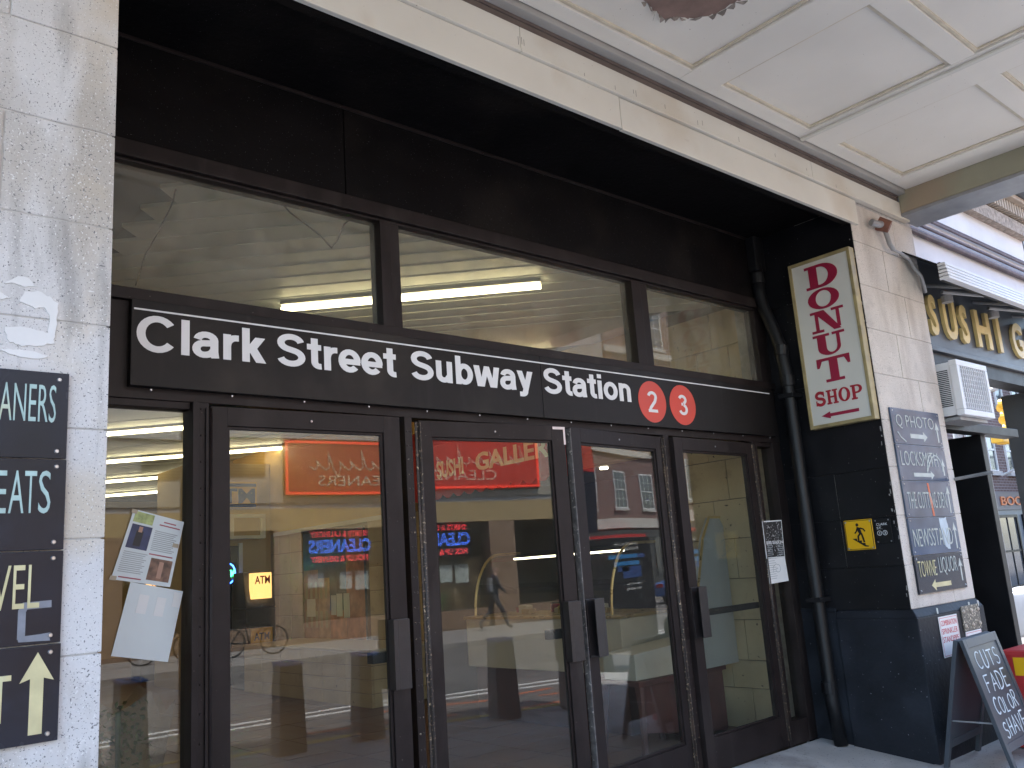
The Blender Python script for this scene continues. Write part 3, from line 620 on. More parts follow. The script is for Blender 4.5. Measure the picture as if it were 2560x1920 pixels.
notice(7.27, 7.56, .62, .735, 'small white sprinkler notice with red words below the bolted plate', (('SPRINKLER', .67, .03),))
# ================================================================== CANOPY
ca = thing('canopy', 'cream painted panelled canopy with peeling patch over the pavement', 'canopy', (2.5, -2.1, 4.0))
CX0, CX1, CY0 = -1.1, 7.40, -3.0
for a, c in ((CX0, 3.778), (3.783, 6.62)):
    dz = 0 if a < 0 else -.004
    B().box(a, c, -.030, .30 if False else -.0005, 3.995+dz, 4.205+dz).obj('lintel_face', M_cream, ca, bev=.004)
B().box(.915, 6.55, -.0005, .06, 3.999, 4.149).obj('lintel_back', M_black, ca)
xs = [CX0, 2.98, 5.96, 7.55]
for a, c in zip(xs, xs[1:]):
    B().box(a+.002, c-.002, -.050, -.003, 4.207, 4.226).obj('ledger_flange', M_cream, ca, bev=.003)
    B().box(a+.002, c-.002, -.045, -.003, 4.228, 4.360).obj('ledger', M_cream, ca, bev=.003)
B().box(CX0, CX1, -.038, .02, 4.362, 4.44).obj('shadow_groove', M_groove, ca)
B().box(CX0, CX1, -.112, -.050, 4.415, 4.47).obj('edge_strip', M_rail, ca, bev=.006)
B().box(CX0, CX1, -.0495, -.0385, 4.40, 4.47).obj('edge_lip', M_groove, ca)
SZ = 4.45
B().box(CX0, CX1, CY0, -.005, SZ+.034, SZ+.30).obj('deck', M_cream, ca)
# frame members (ribs run out over the pavement) and recessed panels
ribs = [(-1.1, -.8), (.55, .85), (2.2, 2.5), (4.28, 4.58), (5.66, 6.06), (7.10, 7.40)]
for i, (a, c) in enumerate(ribs):
    B().box(a, c, CY0, -.12, SZ-.002, SZ+.04).obj('rib', M_soff, ca, bev=.006)
    if i < len(ribs)-1:
        nx = ribs[i+1][0]
        rows = [(-.23, -.121), (-1.40, -1.25), (-2.62, -2.47), (CY0, -2.88)]
        for y0, y1 in rows: B().box(c+.001, nx-.001, y0, y1, SZ, SZ+.04).obj('cross_rail', M_soff, ca, bev=.003)
        for (p0, _), (_, q1) in zip(rows, rows[1:]):
            B().box(c-.001, nx+.001, q1-.001, p0+.001, SZ+.024, SZ+.0335).obj('panel', M_soff, ca)
            for (u0, u1, v0, v1) in ((c+.004, c+.026, q1+.004, p0-.004), (nx-.026, nx-.004, q1+.004, p0-.004), (c+.026, nx-.026, q1+.004, q1+.026), (c+.026, nx-.026, p0-.026, p0-.004)):
                B().box(u0, u1, v0, v1, SZ+.010, SZ+.0245).obj('bead', mat('bead_cream', (.62, .55, .42), .55, .15, 9, .1, stain=[((.25, .19, .13), 14, .68, .8)]), ca, bev=.004)
for yb in (.0,):
    B().box(5.70, 5.745, CY0, -.121, SZ-.02, SZ-.0025).obj('cover_strip', M_cream, ca, bev=.004)
# peeling paint patch with curled flakes
fr = frame((0, 0, SZ+.0236), (1, 0, 0), (0, -1, 0)); P = [(3.50, .50), (3.62, .475), (3.68, .46), (3.735, .445), (3.77, .50), (3.83, .53), (3.88, .56), (3.93, .62), (3.955, .70), (3.94, .78), (3.98, .86), (3.93, .95), (3.78, .93), (3.6, .90), (3.50, .75)]
B().prism(blob(P, 4, .012), fr, .002).obj('bare_patch', mat('bare_plaster', (.24, .16, .13), .9, .2, 9, .3, stain=[((.5, .45, .36), 5, .66, .8)]), ca)
pb = blob(P, 3, .016)
k = 0
while k < len(pb)-2:
    st = random.choice((1, 2, 2, 3)); e_ = min(k+st, len(pb)-1)
    a = Vector((pb[k][0], -pb[k][1], SZ+.019)); c = Vector((pb[e_][0], -pb[e_][1], SZ+.019)); o = (Vector((3.72, -.68, SZ+.019))-(a+c)/2).normalized()
    t = (a*.6+c*.4)-o*random.uniform(-.015, .025)+Vector((0, 0, -random.uniform(.012, .045))); t2 = t+(c-a)*random.uniform(.2, .6)+Vector((0, 0, random.uniform(-.008, .012)))
    dz = Vector((0, 0, .002)); B().hexa([a, c, t2, t, a+dz, c+dz, t2+dz, t+dz]).obj('paint_flake', mat('flake_grey', (.26, .23, .20), .7, .4, 30, .1), ca)
    k = e_+random.choice((0, 0, 1))
# end beam (steel channel) and outer edge beams
B().box(7.402, 7.42, CY0, -.047, 4.255, 4.52).obj('end_beam_web', M_green, ca, bev=.003)
B().box(7.402, 7.80, CY0, -.0, 4.225, 4.2535).obj('end_beam_flange', M_galv, ca, bev=.004)
B().box(7.421, 7.79, CY0, -.02, 4.254, 4.75).obj('end_beam_box', M_galv, ca)
B().box(CX0, 7.80, CY0-.16, CY0-.001, 4.2, 4.9).obj('front_beam', M_cream, ca, bev=.01)
B().box(CX0-.15, CX0-.001, CY0, 0, 4.2, 4.9).obj('end_beam_web', M_cream, ca, bev=.01)
# seam drips and small blemishes
for k in range(14):
    x = random.uniform(2.4, 6.4); z = random.uniform(4.24, 4.30)
    B().box(x, x+.0025, -.0456, -.0448, z-random.uniform(.02, .05), z).obj('rust_drip', M_groove, ca)

# building mass above the canopy, kept low for sun on the street; wall beyond
up_ = tag(B().box(-16, 10.9, .62, 9, 4.8, 9.0).obj('station_building', M_cement), 'plastered building above the canopy, its unseen height cut to let sun reach the street', 'building')
tag(B().box(-16, -3.25, .0, 9, -.4, 4.79).obj('neighbour_wall', M_cement), 'plain plastered wall continuing the street front past the grey pier', 'wall')

# floodlight with conduit at the head of the right pier
fl = thing('wall_floodlight', 'small rusty lamp head with grey conduit under the canopy end', 'lamp', (7.0, -.06, 3.9))
b = B().cyl((6.98, -.02, 4.08), (7.02, -.10, 4.03), .06, 14, .05); b.obj('lamp_head', mat('rust_red', (.20, .08, .05), .7, .3, 9, .2), fl, smooth=False)
B().tube([(6.80, -.05, 4.04), (6.86, -.07, 4.03), (6.94, -.06, 4.05)], .03, 10).obj('knuckle', M_galv, fl)
B().tube([(7.03, -.05, 4.02), (7.05, -.06, 3.90), (7.10, -.06, 3.86)], .020, 10).obj('knuckle', M_galv, fl)
B().tube([(7.10, -.05, 3.865), (7.30, -.05, 3.855)], .011, 8).obj('conduit', M_galv, fl)
B().tube([(7.28, -.04, 3.86), (7.40, -.05, 3.83), (7.44, -.06, 3.76), (7.56, -.06, 3.70), (7.66, -.03, 3.58)], .017, 10).obj('elbow', M_galv, fl, smooth=True)
# pipe rod sticking out from pier
rd = tag(B().tube([(7.67, -.0, 1.94), (7.60, -.30, 1.955), (7.60, -.34, 1.955)], .014, 8).obj('wall_rod', M_galv, org=(7.67, 0, 1.94)), 'thin metal rod sticking out of the pier edge by the locksmith board', 'rod')

# ================================================================== SUSHI SHOP FRONT
sh = thing('sushi_shop', 'sushi shop front with slate fascia, gold raised letters and white upper wall', 'shop', (9.2, .3, -.1))
B().box(7.69, 10.9, .12, .62, 4.00, 9.0).obj('upper_wall', M_cement, sh)
B().box(7.69, 10.9, .085, .3, 3.15, 3.995).obj('fascia', M_slatefas, sh)
B().box(7.69, 10.9, .06, .3, 3.10, 3.148).obj('fascia_rail', M_slatefas, sh, bev=.006)
B().box(7.69, 10.9, .10, .3, 2.96, 3.098).obj('head_rail', M_blk, sh)
fr = FS(.085)
X = 7.90
for ch, x0, x1 in (('S', 7.87, 8.03), ('U', 8.17, 8.44), ('S', 8.53, 8.70), ('H', 8.885, 9.23), ('I', 9.41, 9.49), ('G', 9.80, 10.10), ('A', 10.2, 10.5), ('L', 10.58, 10.8)):
    text('letter', ch, M_goldlet, fr, x0, x1, 3.265, .345, sh, .028, d=.035, shear=0)
for z, r in ((4.25, .03), (4.34, .016), (4.43, .014), (4.455, .010)): B().tube([(7.6, .085, z), (10.9, .085, z)], r, 8).obj('cable', mat('cable_brown', (.14, .11, .12), .6, .3, 9, .1), sh)
B().box(7.69, 10.9, .03, .119, 4.75, 4.90).obj('carved_band', mat('carved_stone', (.33, .27, .22), .9, .4, 25, .9, 40), sh)
for k in range(26): B().box(9.0+k*.075, 9.0+k*.075+.04, -.02, .119, 4.93, 5.06).obj('dentil', mat('dentil_stone', (.42, .34, .27), .8, .15, 9, .2), sh, bev=.004)
B().box(7.69, 10.9, -.08, .119, 5.065, 5.12).obj('cornice', mat('dentil_stone', (.4, .3, .2)), sh, bev=.01)
B().box(7.69, 10.9, -.16, .119, 5.122, 5.24).obj('cornice', M_slatefas, sh, bev=.01)
B().box(7.69, 10.9, -.05, .119, 5.242, 5.6).obj('cornice', mat('verdigris', (.36, .42, .38), .7, .2, 6, .2), sh, bev=.01)
# dark entrance below: jambs and deep lobby
B().box(7.69, 8.9, 1.4, 1.45, -.35, 2.955).obj('lobby_back', M_dark, sh)
B().box(7.69, 7.74, .1, 1.4, -.35, 2.955).obj('lobby_side', M_dark, sh)
B().box(8.80, 8.90, .16, 1.4, -.35, 2.40).obj('door_jamb', M_blk, sh, bev=.005)
B().box(8.901, 8.93, .17, .5, -.35, 2.40).obj('jamb_trim', M_galv, sh)
B().box(7.74, 9.6, .1, .24, 2.40, 2.48).obj('transom_bar', M_blk, sh, bev=.004)
B().box(8.45, 8.49, .9, .94, -.3, 1.7).obj('red_post', mat('lobby_red', (.30, .02, .03), .5), sh)
B().box(7.9, 8.7, 1.0, 1.02, .75, .80).obj('lobby_rail', M_galv, sh)
B().box(10.75, 10.9, .2, .6, -.4, 3.0).obj('corner_pier', M_slatefas, sh)
# awning cassette
aw = thing('awning_cassette', 'folded roller awning with white ribbed front above the gold letters', 'awning', (9.1, -.15, 3.58))
for k in range(5): B().box(7.345, 11, -.37+.004*k, -.29, 3.560+k*.030, 3.583+k*.030).obj('rib', M_ac, aw, bev=.004)
B().box(7.36, 11, -.31, -.289, 3.555, 3.715).obj('core', M_blk, aw)
b = B(); b.add([(7.40, .08, 3.98), (7.40, -.30, 3.70), (11, -.30, 3.70), (11, .08, 3.98), (7.40, .08, 3.96), (7.40, -.30, 3.685), (11, -.30, 3.685), (11, .08, 3.96)], [(0, 1, 2, 3), (7, 6, 5, 4), (0, 4, 5, 1), (1, 5, 6, 2), (2, 6, 7, 3), (3, 7, 4, 0)]); b.obj('hood', M_blk, aw)
for x in (7.95, 9.0, 10.0):
    B().tube([(x, .08, 3.72), (x, -.28, 3.60)], .018, 8).obj('arm', M_galv, aw); B().cyl((x+.1, -.05, 3.60), (x+.1, -.05, 3.54), .05, 12).obj('lamp_can', M_galv, aw)
    B().tube([(x+.14, .0, 3.66), (x+.5, -.22, 3.62)], .02, 8).obj('arm', M_galv, aw)
# window air conditioner
ac = thing('air_conditioner', 'white window air conditioner projecting beside the pinkish pier under the fascia', 'air conditioner', (8.04, .0, 2.44))
ax0, ax1, ay0, ay1, az0, az1 = 7.72, 8.366, -.158, .35, 2.473, 2.956
B().box(ax0+.02, ax1-.02, ay0+.06, ay1, az0+.01, az1-.01).obj('case', M_ac, ac, bev=.008)
for (a, c, e, f2) in ((ax0, ax1, az1-.05, az1), (ax0, ax1, az0, az0+.05), (ax0, ax0+.05, az0+.0505, az1-.0505), (ax1-.05, ax1, az0+.0505, az1-.0505)): B().box(a, c, ay0, ay0+.065, e, f2).obj('bezel', M_ac, ac, bev=.006)
B().box(ax0+.05, ax1-.05, ay0+.045, ay0+.064, az0+.05, az1-.05).obj('coil', mat('coil_grey', (.30, .30, .32), .5, .2, 30, .3), ac)
for k in range(13): x = ax0+.05+(k+.5)*.546/13; B().box(x-.004, x+.004, ay0+.005, ay0+.013, az0+.05, az1-.05).obj('grille_bar', M_ac, ac)
for k in range(9): z = az0+.05+(k+.5)*.383/9; B().box(ax0+.05, ax1-.05, ay0+.014, ay0+.022, z-.004, z+.004).obj('grille_bar', M_ac, ac)
for k in range(20): z = az0+.09+k*.0162; B().box(ax0+.0185, ax0+.03, ay0+.09, ay0+.20, z, z+.009).obj('side_vent', M_dark, ac)
B().box(7.76, 8.33, -.10, .3, 2.44, 2.471).obj('bracket', M_galv, ac, bev=.004)

# ================================================================== SANDWICH BOARD
ab = thing('sandwich_board', 'black A-frame chalkboard listing cuts fade color shave by the plinth', 'sandwich board', (6.80, -.31, gz(-.31)), rotz=R(3))
H = .865
def leaf(y0, y1, nm):   # leaf from foot y0 to ridge y1 (local, y across), board width along x
    lf = None; w = .33
    def pt(x, t, d):
        f = Vector((0, y0, 0)); r = Vector((0, y1, H)); v = (r-f); n = Vector((1, 0, 0)).cross(v.normalized()); n = n if (n.y < 0) == (y0 < 0) else -n
        return Vector((x, 0, 0))+f+v*t+n*d
    def slab_(x0, x1, t0, t1, d0, d1): return B().hexa([pt(x0, t0, d0), pt(x1, t0, d0), pt(x1, t0, d1), pt(x0, t0, d1), pt(x0, t1, d0), pt(x1, t1, d0), pt(x1, t1, d1), pt(x0, t1, d1)])
    b = B()
    for q_ in ((-w, -w+.05, 0, 1), (w-.05, w, 0, 1), (-w+.05, w-.05, .93, 1), (-w+.05, w-.05, .16, .22)): b.add(slab_(*q_, -.014, .014).v, B().box(0, 1, 0, 1, 0, 1).f)
    fo = b.obj('leaf_frame', mat('board_frame', (.05, .058, .068), .45, .2, 6, .05), ab, bev=.003)
    slab_(-w+.05, w-.05, .22, .93, -.006, .006).obj('slate', M_slate, ab)
    return lambda x, y, d=0: pt(x, y/H, .0062+d)
# leaves: board faces +/- along local Y ; rotate so that the written leaf faces down the pavement
f1 = leaf(-.225, -.018, 'front'); f2 = leaf(.225, .018, 'back')
for s, y, h in (('CUTS', .655, .115), ('FADE', .505, .11), ('COLOR', .36, .105), ('SHAVE', .215, .105)): chalk('chalk_word', s, M_chalk, f1, -.22, .22, y, h, ab, .0095)
B().tube([(-.30, -.14, .32), (-.30, .14, .32)], .006, 6).obj('stay', M_galv, ab)
# newspaper box at the right edge
nb = thing('newspaper_box', 'red street box with yellow lettering beyond the sandwich board', 'street box', (7.6, -.45, gz(-.45)))
B().box(7.30, 7.85, -.7, -.25, -.10, .60).obj('cabinet', mat('box_red', (.42, .03, .03), .4, .15, 5, .05), nb, bev=.03)
B().box(7.34, 7.44, -.6, -.5, -.13, -.1).obj('foot', M_blk, nb); B().box(7.70, 7.8, -.6, -.5, -.13, -.1).obj('foot', M_blk, nb); B().box(7.34, 7.44, -.4, -.3, -.13, -.1).obj('foot', M_blk, nb)
B().box(7.2975, 7.300, -.6, -.35, .42, .55).obj('label_plate', M_yel, nb)

# ================================================================== FAR STREET CORNER
def window(parent, fr, x, z, w, h, cols=2, rows=2, mf=None, mp=None, depth=.06, sill=True):
    mf = mf or M_winf; b = B(); f_ = .06*min(w, 1.2)
    for (a, c, e, g_) in ((x, x+w, z, z+f_), (x, x+w, z+h-f_, z+h), (x, x+f_, z+f_, z+h-f_), (x+w-f_, x+w, z+f_, z+h-f_)): b.prism([(a, e), (c, e), (c, g_), (a, g_)], fr, .05, -.02)
    wn = b.obj('window', mf, parent)
    B().prism([(x+f_, z+f_), (x+w-f_, z+f_), (x+w-f_, z+h-f_), (x+f_, z+h-f_)], fr, .012, .004).obj('pane', mp or M_pane, wn)
    b = B()
    for i in range(1, cols): xx = x+w*i/cols; b.prism([(xx-.012, z+f_), (xx+.012, z+f_), (xx+.012, z+h-f_), (xx-.012, z+h-f_)], fr, .03, .013)
    for i in range(1, rows): zz = z+h*i/rows; t = .025 if i*2 == rows else .012; b.prism([(x+f_, zz-t), (x+w-f_, zz-t), (x+w-f_, zz+t), (x+f_, zz+t)], fr, .034, .013)
    b.obj('glazing_bar', mf, wn)
    if sill: B().prism([(x-.08, z-.12), (x+w+.08, z-.12), (x+w+.08, z), (x-.08, z)], fr, .10, -.02).obj('sill', mat('sill_stone', (.42, .40, .37), .8), wn)
    return wn
fb = thing('brick_building', 'brown brick building with white sash windows and fire escape beyond the street corner', 'building', (36, 8, -.2))
B().box(22, 52, 6, 14, -.4, 15).obj('wall', M_brickB, fb)
fr = FS(6.0)
for z, h in ((3.1, 1.15), (4.95, 1.35), (7.0, 1.5), (9.3, 1.5), (11.6, 1.5)):
    for k in range(14): window(fb, fr, 23.3+k*1.22, z, .52, h, 1, 2)
B().box(22, 52, 5.90, 6.0, 2.08, 2.56).obj('shop_fascia', mat('shop_grey', (.10, .10, .115), .5), fb)
B().box(22, 52, 5.93, 6.0, -.3, 2.079).obj('shop_front', mat('shop_teal', (.13, .16, .18), .5), fb)
for k in range(6): window(fb, FS(5.93), 24.2+k*1.7, .1, 1.3, 1.85, 2, 2, M_blk)
for i_, w_ in enumerate(('BOOKS', 'TOYS', 'GAMES')): text('lettering', w_, mat('sign_orange', (.55, .16, .05), .5), FS(5.9), 24.6+i_*2.6, 26.8+i_*2.6, 2.2, .22, fb, .01, .03)
fe = B()
for z in (2.75, 4.65, 6.8, 9.1):
    fe.box(26.5, 29.2, 5.0, 5.95, z, z+.06)
    for k in range(12): fe.box(26.5+k*.24, 26.53+k*.24, 5.0, 5.03, z+.06, z+.95)
    fe.box(26.5, 29.2, 5.0, 5.04, z+.92, z+.97); fe.tube([(26.8, 5.5, z), (28.6, 5.5, z+1.9)], .04, 6); fe.tube([(26.8, 5.2, z), (28.6, 5.2, z+1.9)], .04, 6)
fe.obj('fire_escape', M_blk, fb)
for x in (25.0, 26.1): B().tube([(x, 5.9, 2.98), (x, 5.5, 3.12), (x, 5.35, 2.9)], .03, 6).obj('barn_lamp', M_winf, fb)
B().cyl((25.0, 5.35, 2.9), (25.0, 5.35, 2.72), .05, 10, .16).obj('barn_lamp', M_winf, fb); B().cyl((26.1, 5.35, 2.9), (26.1, 5.35, 2.72), .05, 10, .16).obj('barn_lamp', M_winf, fb)
tl = thing('traffic_light', 'yellow traffic signal hanging at the street corner before the brick building', 'traffic light', (17.6, 3.1, -.2))
ty = mat('signal_yellow', (.66, .38, .04), .45, .1, 5, .05)
B().tube([(18.9, 4.4, -.2), (18.9, 4.4, 5.2)], .09, 10).obj('pole', M_galv, tl)
B().tube([(18.9, 4.4, 4.3), (17.6, 3.05, 4.15)], .05, 8).obj('arm', M_galv, tl)
for i, (x, y) in enumerate(((17.38, 3.0), (17.75, 3.05))):
    B().box(x, x+.26, y, y+.22, 3.25, 3.12).obj('signal_head', ty, tl, bev=.02)
    for k in range(3):
        z = 3.36+k*.235
        if i: B().cyl((x+.26, y+.11, z), (x+.42, y+.11, z-.01), .095, 12, .10).obj('visor', ty, tl)
        else: B().cyl((x+.13, y, z), (x+.13, y-.16, z-.01), .095, 12, .10).obj('visor', ty, tl)
# ---- cars
def car(label, x, y, rz, mb, grp='cars in the street'):
    t = thing('parked_car', label, 'car', (x, y, -.335), rz, grp)
    L2, W2 = 2.2, .88
    prof = [(-2.2, .28), (-2.22, .62), (-2.1, .80), (-1.35, .92), (-.75, 1.40), (.55, 1.44), (1.45, .98), (2.1, .92), (2.22, .60), (2.2, .28)]
    b = B(); n = len(prof); vs = []
    for s, ins in ((-1, 0), (1, 0)):
        for px, pz in prof: vs.append((px, s*(W2-(.16 if pz > 1.1 else 0)), pz))
    b.add(vs, [tuple(range(n-1, -1, -1)), tuple(range(n, 2*n))]+[(i, (i+1) % n, n+(i+1) % n, n+i) for i in range(n)])
    b.obj('body', mb, t, bev=.06, smooth=True)
    for s in (-1, 1):
        fr = (lambda X, Z, d, s=s: Vector((X, s*(W2+.004-(.16 if Z > 1.1 else .0))+s*d, Z)))
        B().prism([(-1.15, .96), (-.70, 1.32), (.0, 1.34), (.0, .96)], fr, .006).obj('side_window', M_pane, t); B().prism([(.06, .96), (.06, 1.34), (.5, 1.33), (1.15, .98)], fr, .006).obj('side_window', M_pane, t)
        for wx in (-1.35, 1.38):
            w = B().cyl((wx, s*(W2-.2), .33), (wx, s*(W2+.01), .33), .33, 20).obj('wheel', mat('tyre', (.02, .02, .02), .8), t, bev=.03); B().cyl((wx, s*(W2+.011), .33), (wx, s*(W2+.02), .33), .20, 14).obj('rim', M_steel, w)
        for hx, c in ((2.2, M_winf), (-2.2, mat('tail_red', (.4, .01, .01), .3))): B().box(hx-.04, hx+.04, s*.62-.14, s*.62+.14, .62, .76).obj('lamp', c, t, bev=.02)
    b = B(); b.add([(.57, -.70, 1.425), (1.42, -.80, 1.0), (1.42, .80, 1.0), (.57, .70, 1.425), (.58, -.70, 1.45), (1.47, -.80, 1.0), (1.47, .80, 1.0), (.58, .70, 1.45)], [(0, 1, 2, 3), (7, 6, 5, 4), (0, 4, 5, 1), (1, 5, 6, 2), (2, 6, 7, 3), (3, 7, 4, 0)]); b.obj('windscreen', M_pane, t)
    return t
car('pale silver car parked at the corner past the sushi shop', 15.6, .6, R(100), mat('paint_silver', (.50, .53, .57), .25, .05, 3, 0, spec=.6))
car('blue car driving along the street', 33, -12.4, R(4), mat('paint_blue', (.06, .14, .35), .22, .05, 3, 0, spec=.6))
# ================================================================== INTERIOR ARCADE
fl = struct(B().box(.5, 9.4, 1.03, 20, -.3, -.012).obj('floor', M_grout))
y = 1.04
while y < 9.5:
    x = .95
    while x < 6.55:
        B().box(x+.004, min(x+.446, 6.58), y+.004, y+.446, -.02, random.uniform(-.001, .001)).obj('floor_tile', M_ifloor, fl)
        x += .45
    y += .45
B().box(.5, 8, 9.56, 20, -.012, -.001).obj('floor_far', M_ifloor, fl)
iw = struct(B().box(.3, .5, 1.05, 20, -.3, 4.2).obj('wall_left', M_itan)); struct(B().box(.3, 9.4, 20, 20.2, -.3, 4.2).obj('wall_back', M_itan))
struct(B().box(6.60, 6.7, .99, 2.0, -.3, 3.75).obj('wall_right', M_grout)); wr = bpy.data.objects['wall_right']
zt = [0, .328, .557, .893, 1.242, 1.586, 1.928, 2.283, 2.62, 2.96, 3.3, 3.64]
for i, (a, c) in enumerate(zip(zt, zt[1:])):
    cuts = [1.03, 1.33, 1.68, 2.0] if i % 2 else [1.03, 1.5, 2.0]
    for p, q_ in zip(cuts, cuts[1:]): B().box(6.585, 6.62, p+.003, q_-.003, a+.003, c-.003).obj('tile', M_tile, wr, bev=.002)
struct(B().box(6.60, 6.75, 2.0, 6.3, 2.45, 3.75).obj('wall_above_shop', M_itan)); struct(B().box(6.55, 6.75, 6.3, 12, 2.28, 3.75).obj('bulkhead', M_iyel))
struct(B().box(6.54, 6.56, 7.0, 10.4, 2.24, 2.30).obj('bulkhead_trim', M_winf))
wp = struct(B().box(6.60, 6.75, 6.3, 12, -.3, 2.28).obj('wall_right_rear', M_grout))
for (y0, y1) in ((6.3, 6.72), (6.72, 7.14), (7.14, 7.56), (9.5, 9.9), (9.9, 10.3), (10.3, 10.7)):
    for k in range(7): B().box(6.585, 6.62, y0+.003, y1-.003, k*.325+.003, (k+1)*.325-.003).obj('tile', M_tile, wp, bev=.002)
# shop inside, dark
struct(B().box(9.2, 9.4, 1.03, 6.3, -.3, 3.8).obj('shop_back_wall', mat('shop_dark_wall', (.045, .04, .036), .6))); struct(B().box(6.7, 9.2, 6.12, 6.3, -.3, 4.2).obj('shop_side_wall', mat('shop_dark_wall', (.1, .1, .1))))
struct(B().box(6.76, 9.2, 1.03, 6.1, 2.6, 2.7).obj('shop_ceiling', mat('shop_dark_wall', (.1, .1, .1)))); struct(B().box(6.75, 9.2, 1.03, 1.1, -.3, 2.6).obj('shop_front_wall', mat('shop_dark_wall', (.1, .1, .1))))
# rear cross wall with sign, air conditioner, shade-dark panel for an opening
struct(B().box(5.22, 6.54, 10.5, 12.0, -.01, 3.44).obj('wall_booth', M_itan)); struct(B().box(5.9, 9.4, 12.0, 12.2, -.3, 3.78).obj('wall_rear', M_itan)); struct(B().box(9.41, 9.6, 1.03, 20, -.3, 4.2).obj('wall_far_right', M_itan))
# slatted ceiling: diagonal boards, square-cut ends along x=1.7
cl = struct(B().box(.5, 9.4, 1.05, 20, 3.78, 3.95).obj('ceiling', mat('ceiling_void', (.16, .16, .15), .8)))
struct(B().box(.5, 1.66, 1.06, 20, 3.735, 3.776).obj('ceiling_margin', mat('ceiling_grey', (.10, .108, .105), .7)))
u = Vector((.7071, -.7071, 0)); v = Vector((.7071, .7071, 0)); sw_ = .235; s0 = 2.2; k = 0
while s0 < 25:
    w_ = sw_ if s0 < 8 else 1.0
    # centre line x+y = S ; start where x=1.72, end where x=6.6 or y=1.05
    S1 = s0*1.0; S2 = S1+w_*1.4142
    xa = 1.70; xb = min(6.57 if S1 < 12 else 8.5, S1-1.07)
    if xb-xa > .25:
        mid = (S1+S2)/2
        a0 = Vector((xa, mid-xa, 0)); b0 = Vector((xb, mid-xb, 0)); hv = v*(w_/2-.0015)
        pts = [a0-hv, b0-hv, b0+hv, a0+hv]; dz = .004*(k % 2)
        # tilt: one long edge lower, so each board laps the next
        lo = [Vector((p.x, p.y, 3.71+(.006 if i in (2, 3) else 0))) for i, p in enumerate(pts)]; hi = [Vector((p.x, p.y, 3.735+(.006 if i in (2, 3) else 0))) for i, p in enumerate(pts)]
        if pts[1].y > 1.04: B().hexa(lo+hi).obj('ceiling_slat', M_icei, cl)
    s0 += w_*1.4142; k += 1
# fluorescent fittings
GF = 'fluorescent fittings on the slatted ceiling'
def fit(c, L=2.12):
    c = Vector((c[0], c[1], 3.65)); t = thing('ceiling_light', 'lit fluorescent tube fitting on the diagonal slatted ceiling', 'ceiling light', c, group=GF)
    b = B(); a = c-u*L/2; e = c+u*L/2; hv = v*.05
    b.hexa([a-hv+Vector((0, 0, .03)), e-hv+Vector((0, 0, .03)), e+hv+Vector((0, 0, .03)), a+hv+Vector((0, 0, .03)), a-hv*.6+Vector((0, 0, .06)), e-hv*.6+Vector((0, 0, .06)), e+hv*.6+Vector((0, 0, .06)), a+hv*.6+Vector((0, 0, .06))]); b.obj('housing', M_winf, t)
    B().tube([a, e], .022, 8).obj('tube', M_lite, t)
for c in ((3.905, 2.435), (5.62, 4.13), (4.2, 8.95), (4.55, 12.1), (6.02, 10.62), (5.75, 14.4), (6.3, 17.15), (2.3, 7.45), (2.3, 10.8), (2.6, 3.74-.0), (3.6, 16.5)): fit(c) if c != (2.6, 3.74) else None  # final entries, out of view, are fittings added to light the arcade
wi = thing('hanging_wire', 'loose dark wire drooping under the slatted ceiling behind the transom', 'wire', (2.44, 1.3, 3.4))
B().tube([(2.12, 1.154, 3.62), (2.25, 1.25, 3.585), (2.44, 1.387, 3.59), (2.60, 1.50, 3.585), (2.722, 1.60, 3.57), (2.70, 1.48, 3.585), (2.63, 1.28, 3.60), (2.64, 1.16, 3.62)], .005, 6).obj('strand', M_blk, wi, smooth=True)
B().tube([(1.63, 1.36, 3.62), (1.66, 1.5, 3.59), (1.75, 2.0, 3.60), (1.80, 2.35, 3.6), (1.96, 3.04, 3.62)], .005, 6).obj('strand', M_blk, wi, smooth=True)
# red scalloped awning over the shop opening
aw = thing('red_awning', 'red scalloped cloth awning with cream letters inside the arcade', 'awning', (6.4, 5, 2.4))
y0, y1 = 2.9, 6.35; n = 17; b = B()
b.hexa([(6.13, y0, 2.95), (6.13, y1, 2.95), (6.15, y1, 2.95), (6.15, y0, 2.95), (6.59, y0, 3.3), (6.59, y1, 3.3), (6.6, y1, 3.3), (6.6, y0, 3.3)]); b.obj('canopy_cloth', M_awn, aw)
P = [(0, .59)]
for i in range(n):
    for t in range(6): P.append(((i+t/6)*(y1-y0)/n, -.05*math.sin(math.pi*t/6)))
P += [(y1-y0, 0), (y1-y0, .59)]
B().prism(P, frame((6.128, y1, 2.36), (0, -1, 0), (0, 0, 1)), .006).obj('valance', M_awn, aw)
fr = FL(6.122, 6.35, 2.36)
text('lettering', 'SUSHI', mat('cream_letters', (.78, .70, .46), .6), fr, 1.13, 1.64, .20, .18, aw, .03, .004); text('lettering', 'GALLERY', MATS['cream_letters'], fr, 1.865, 3.28, .20, .18, aw, .03, .004)
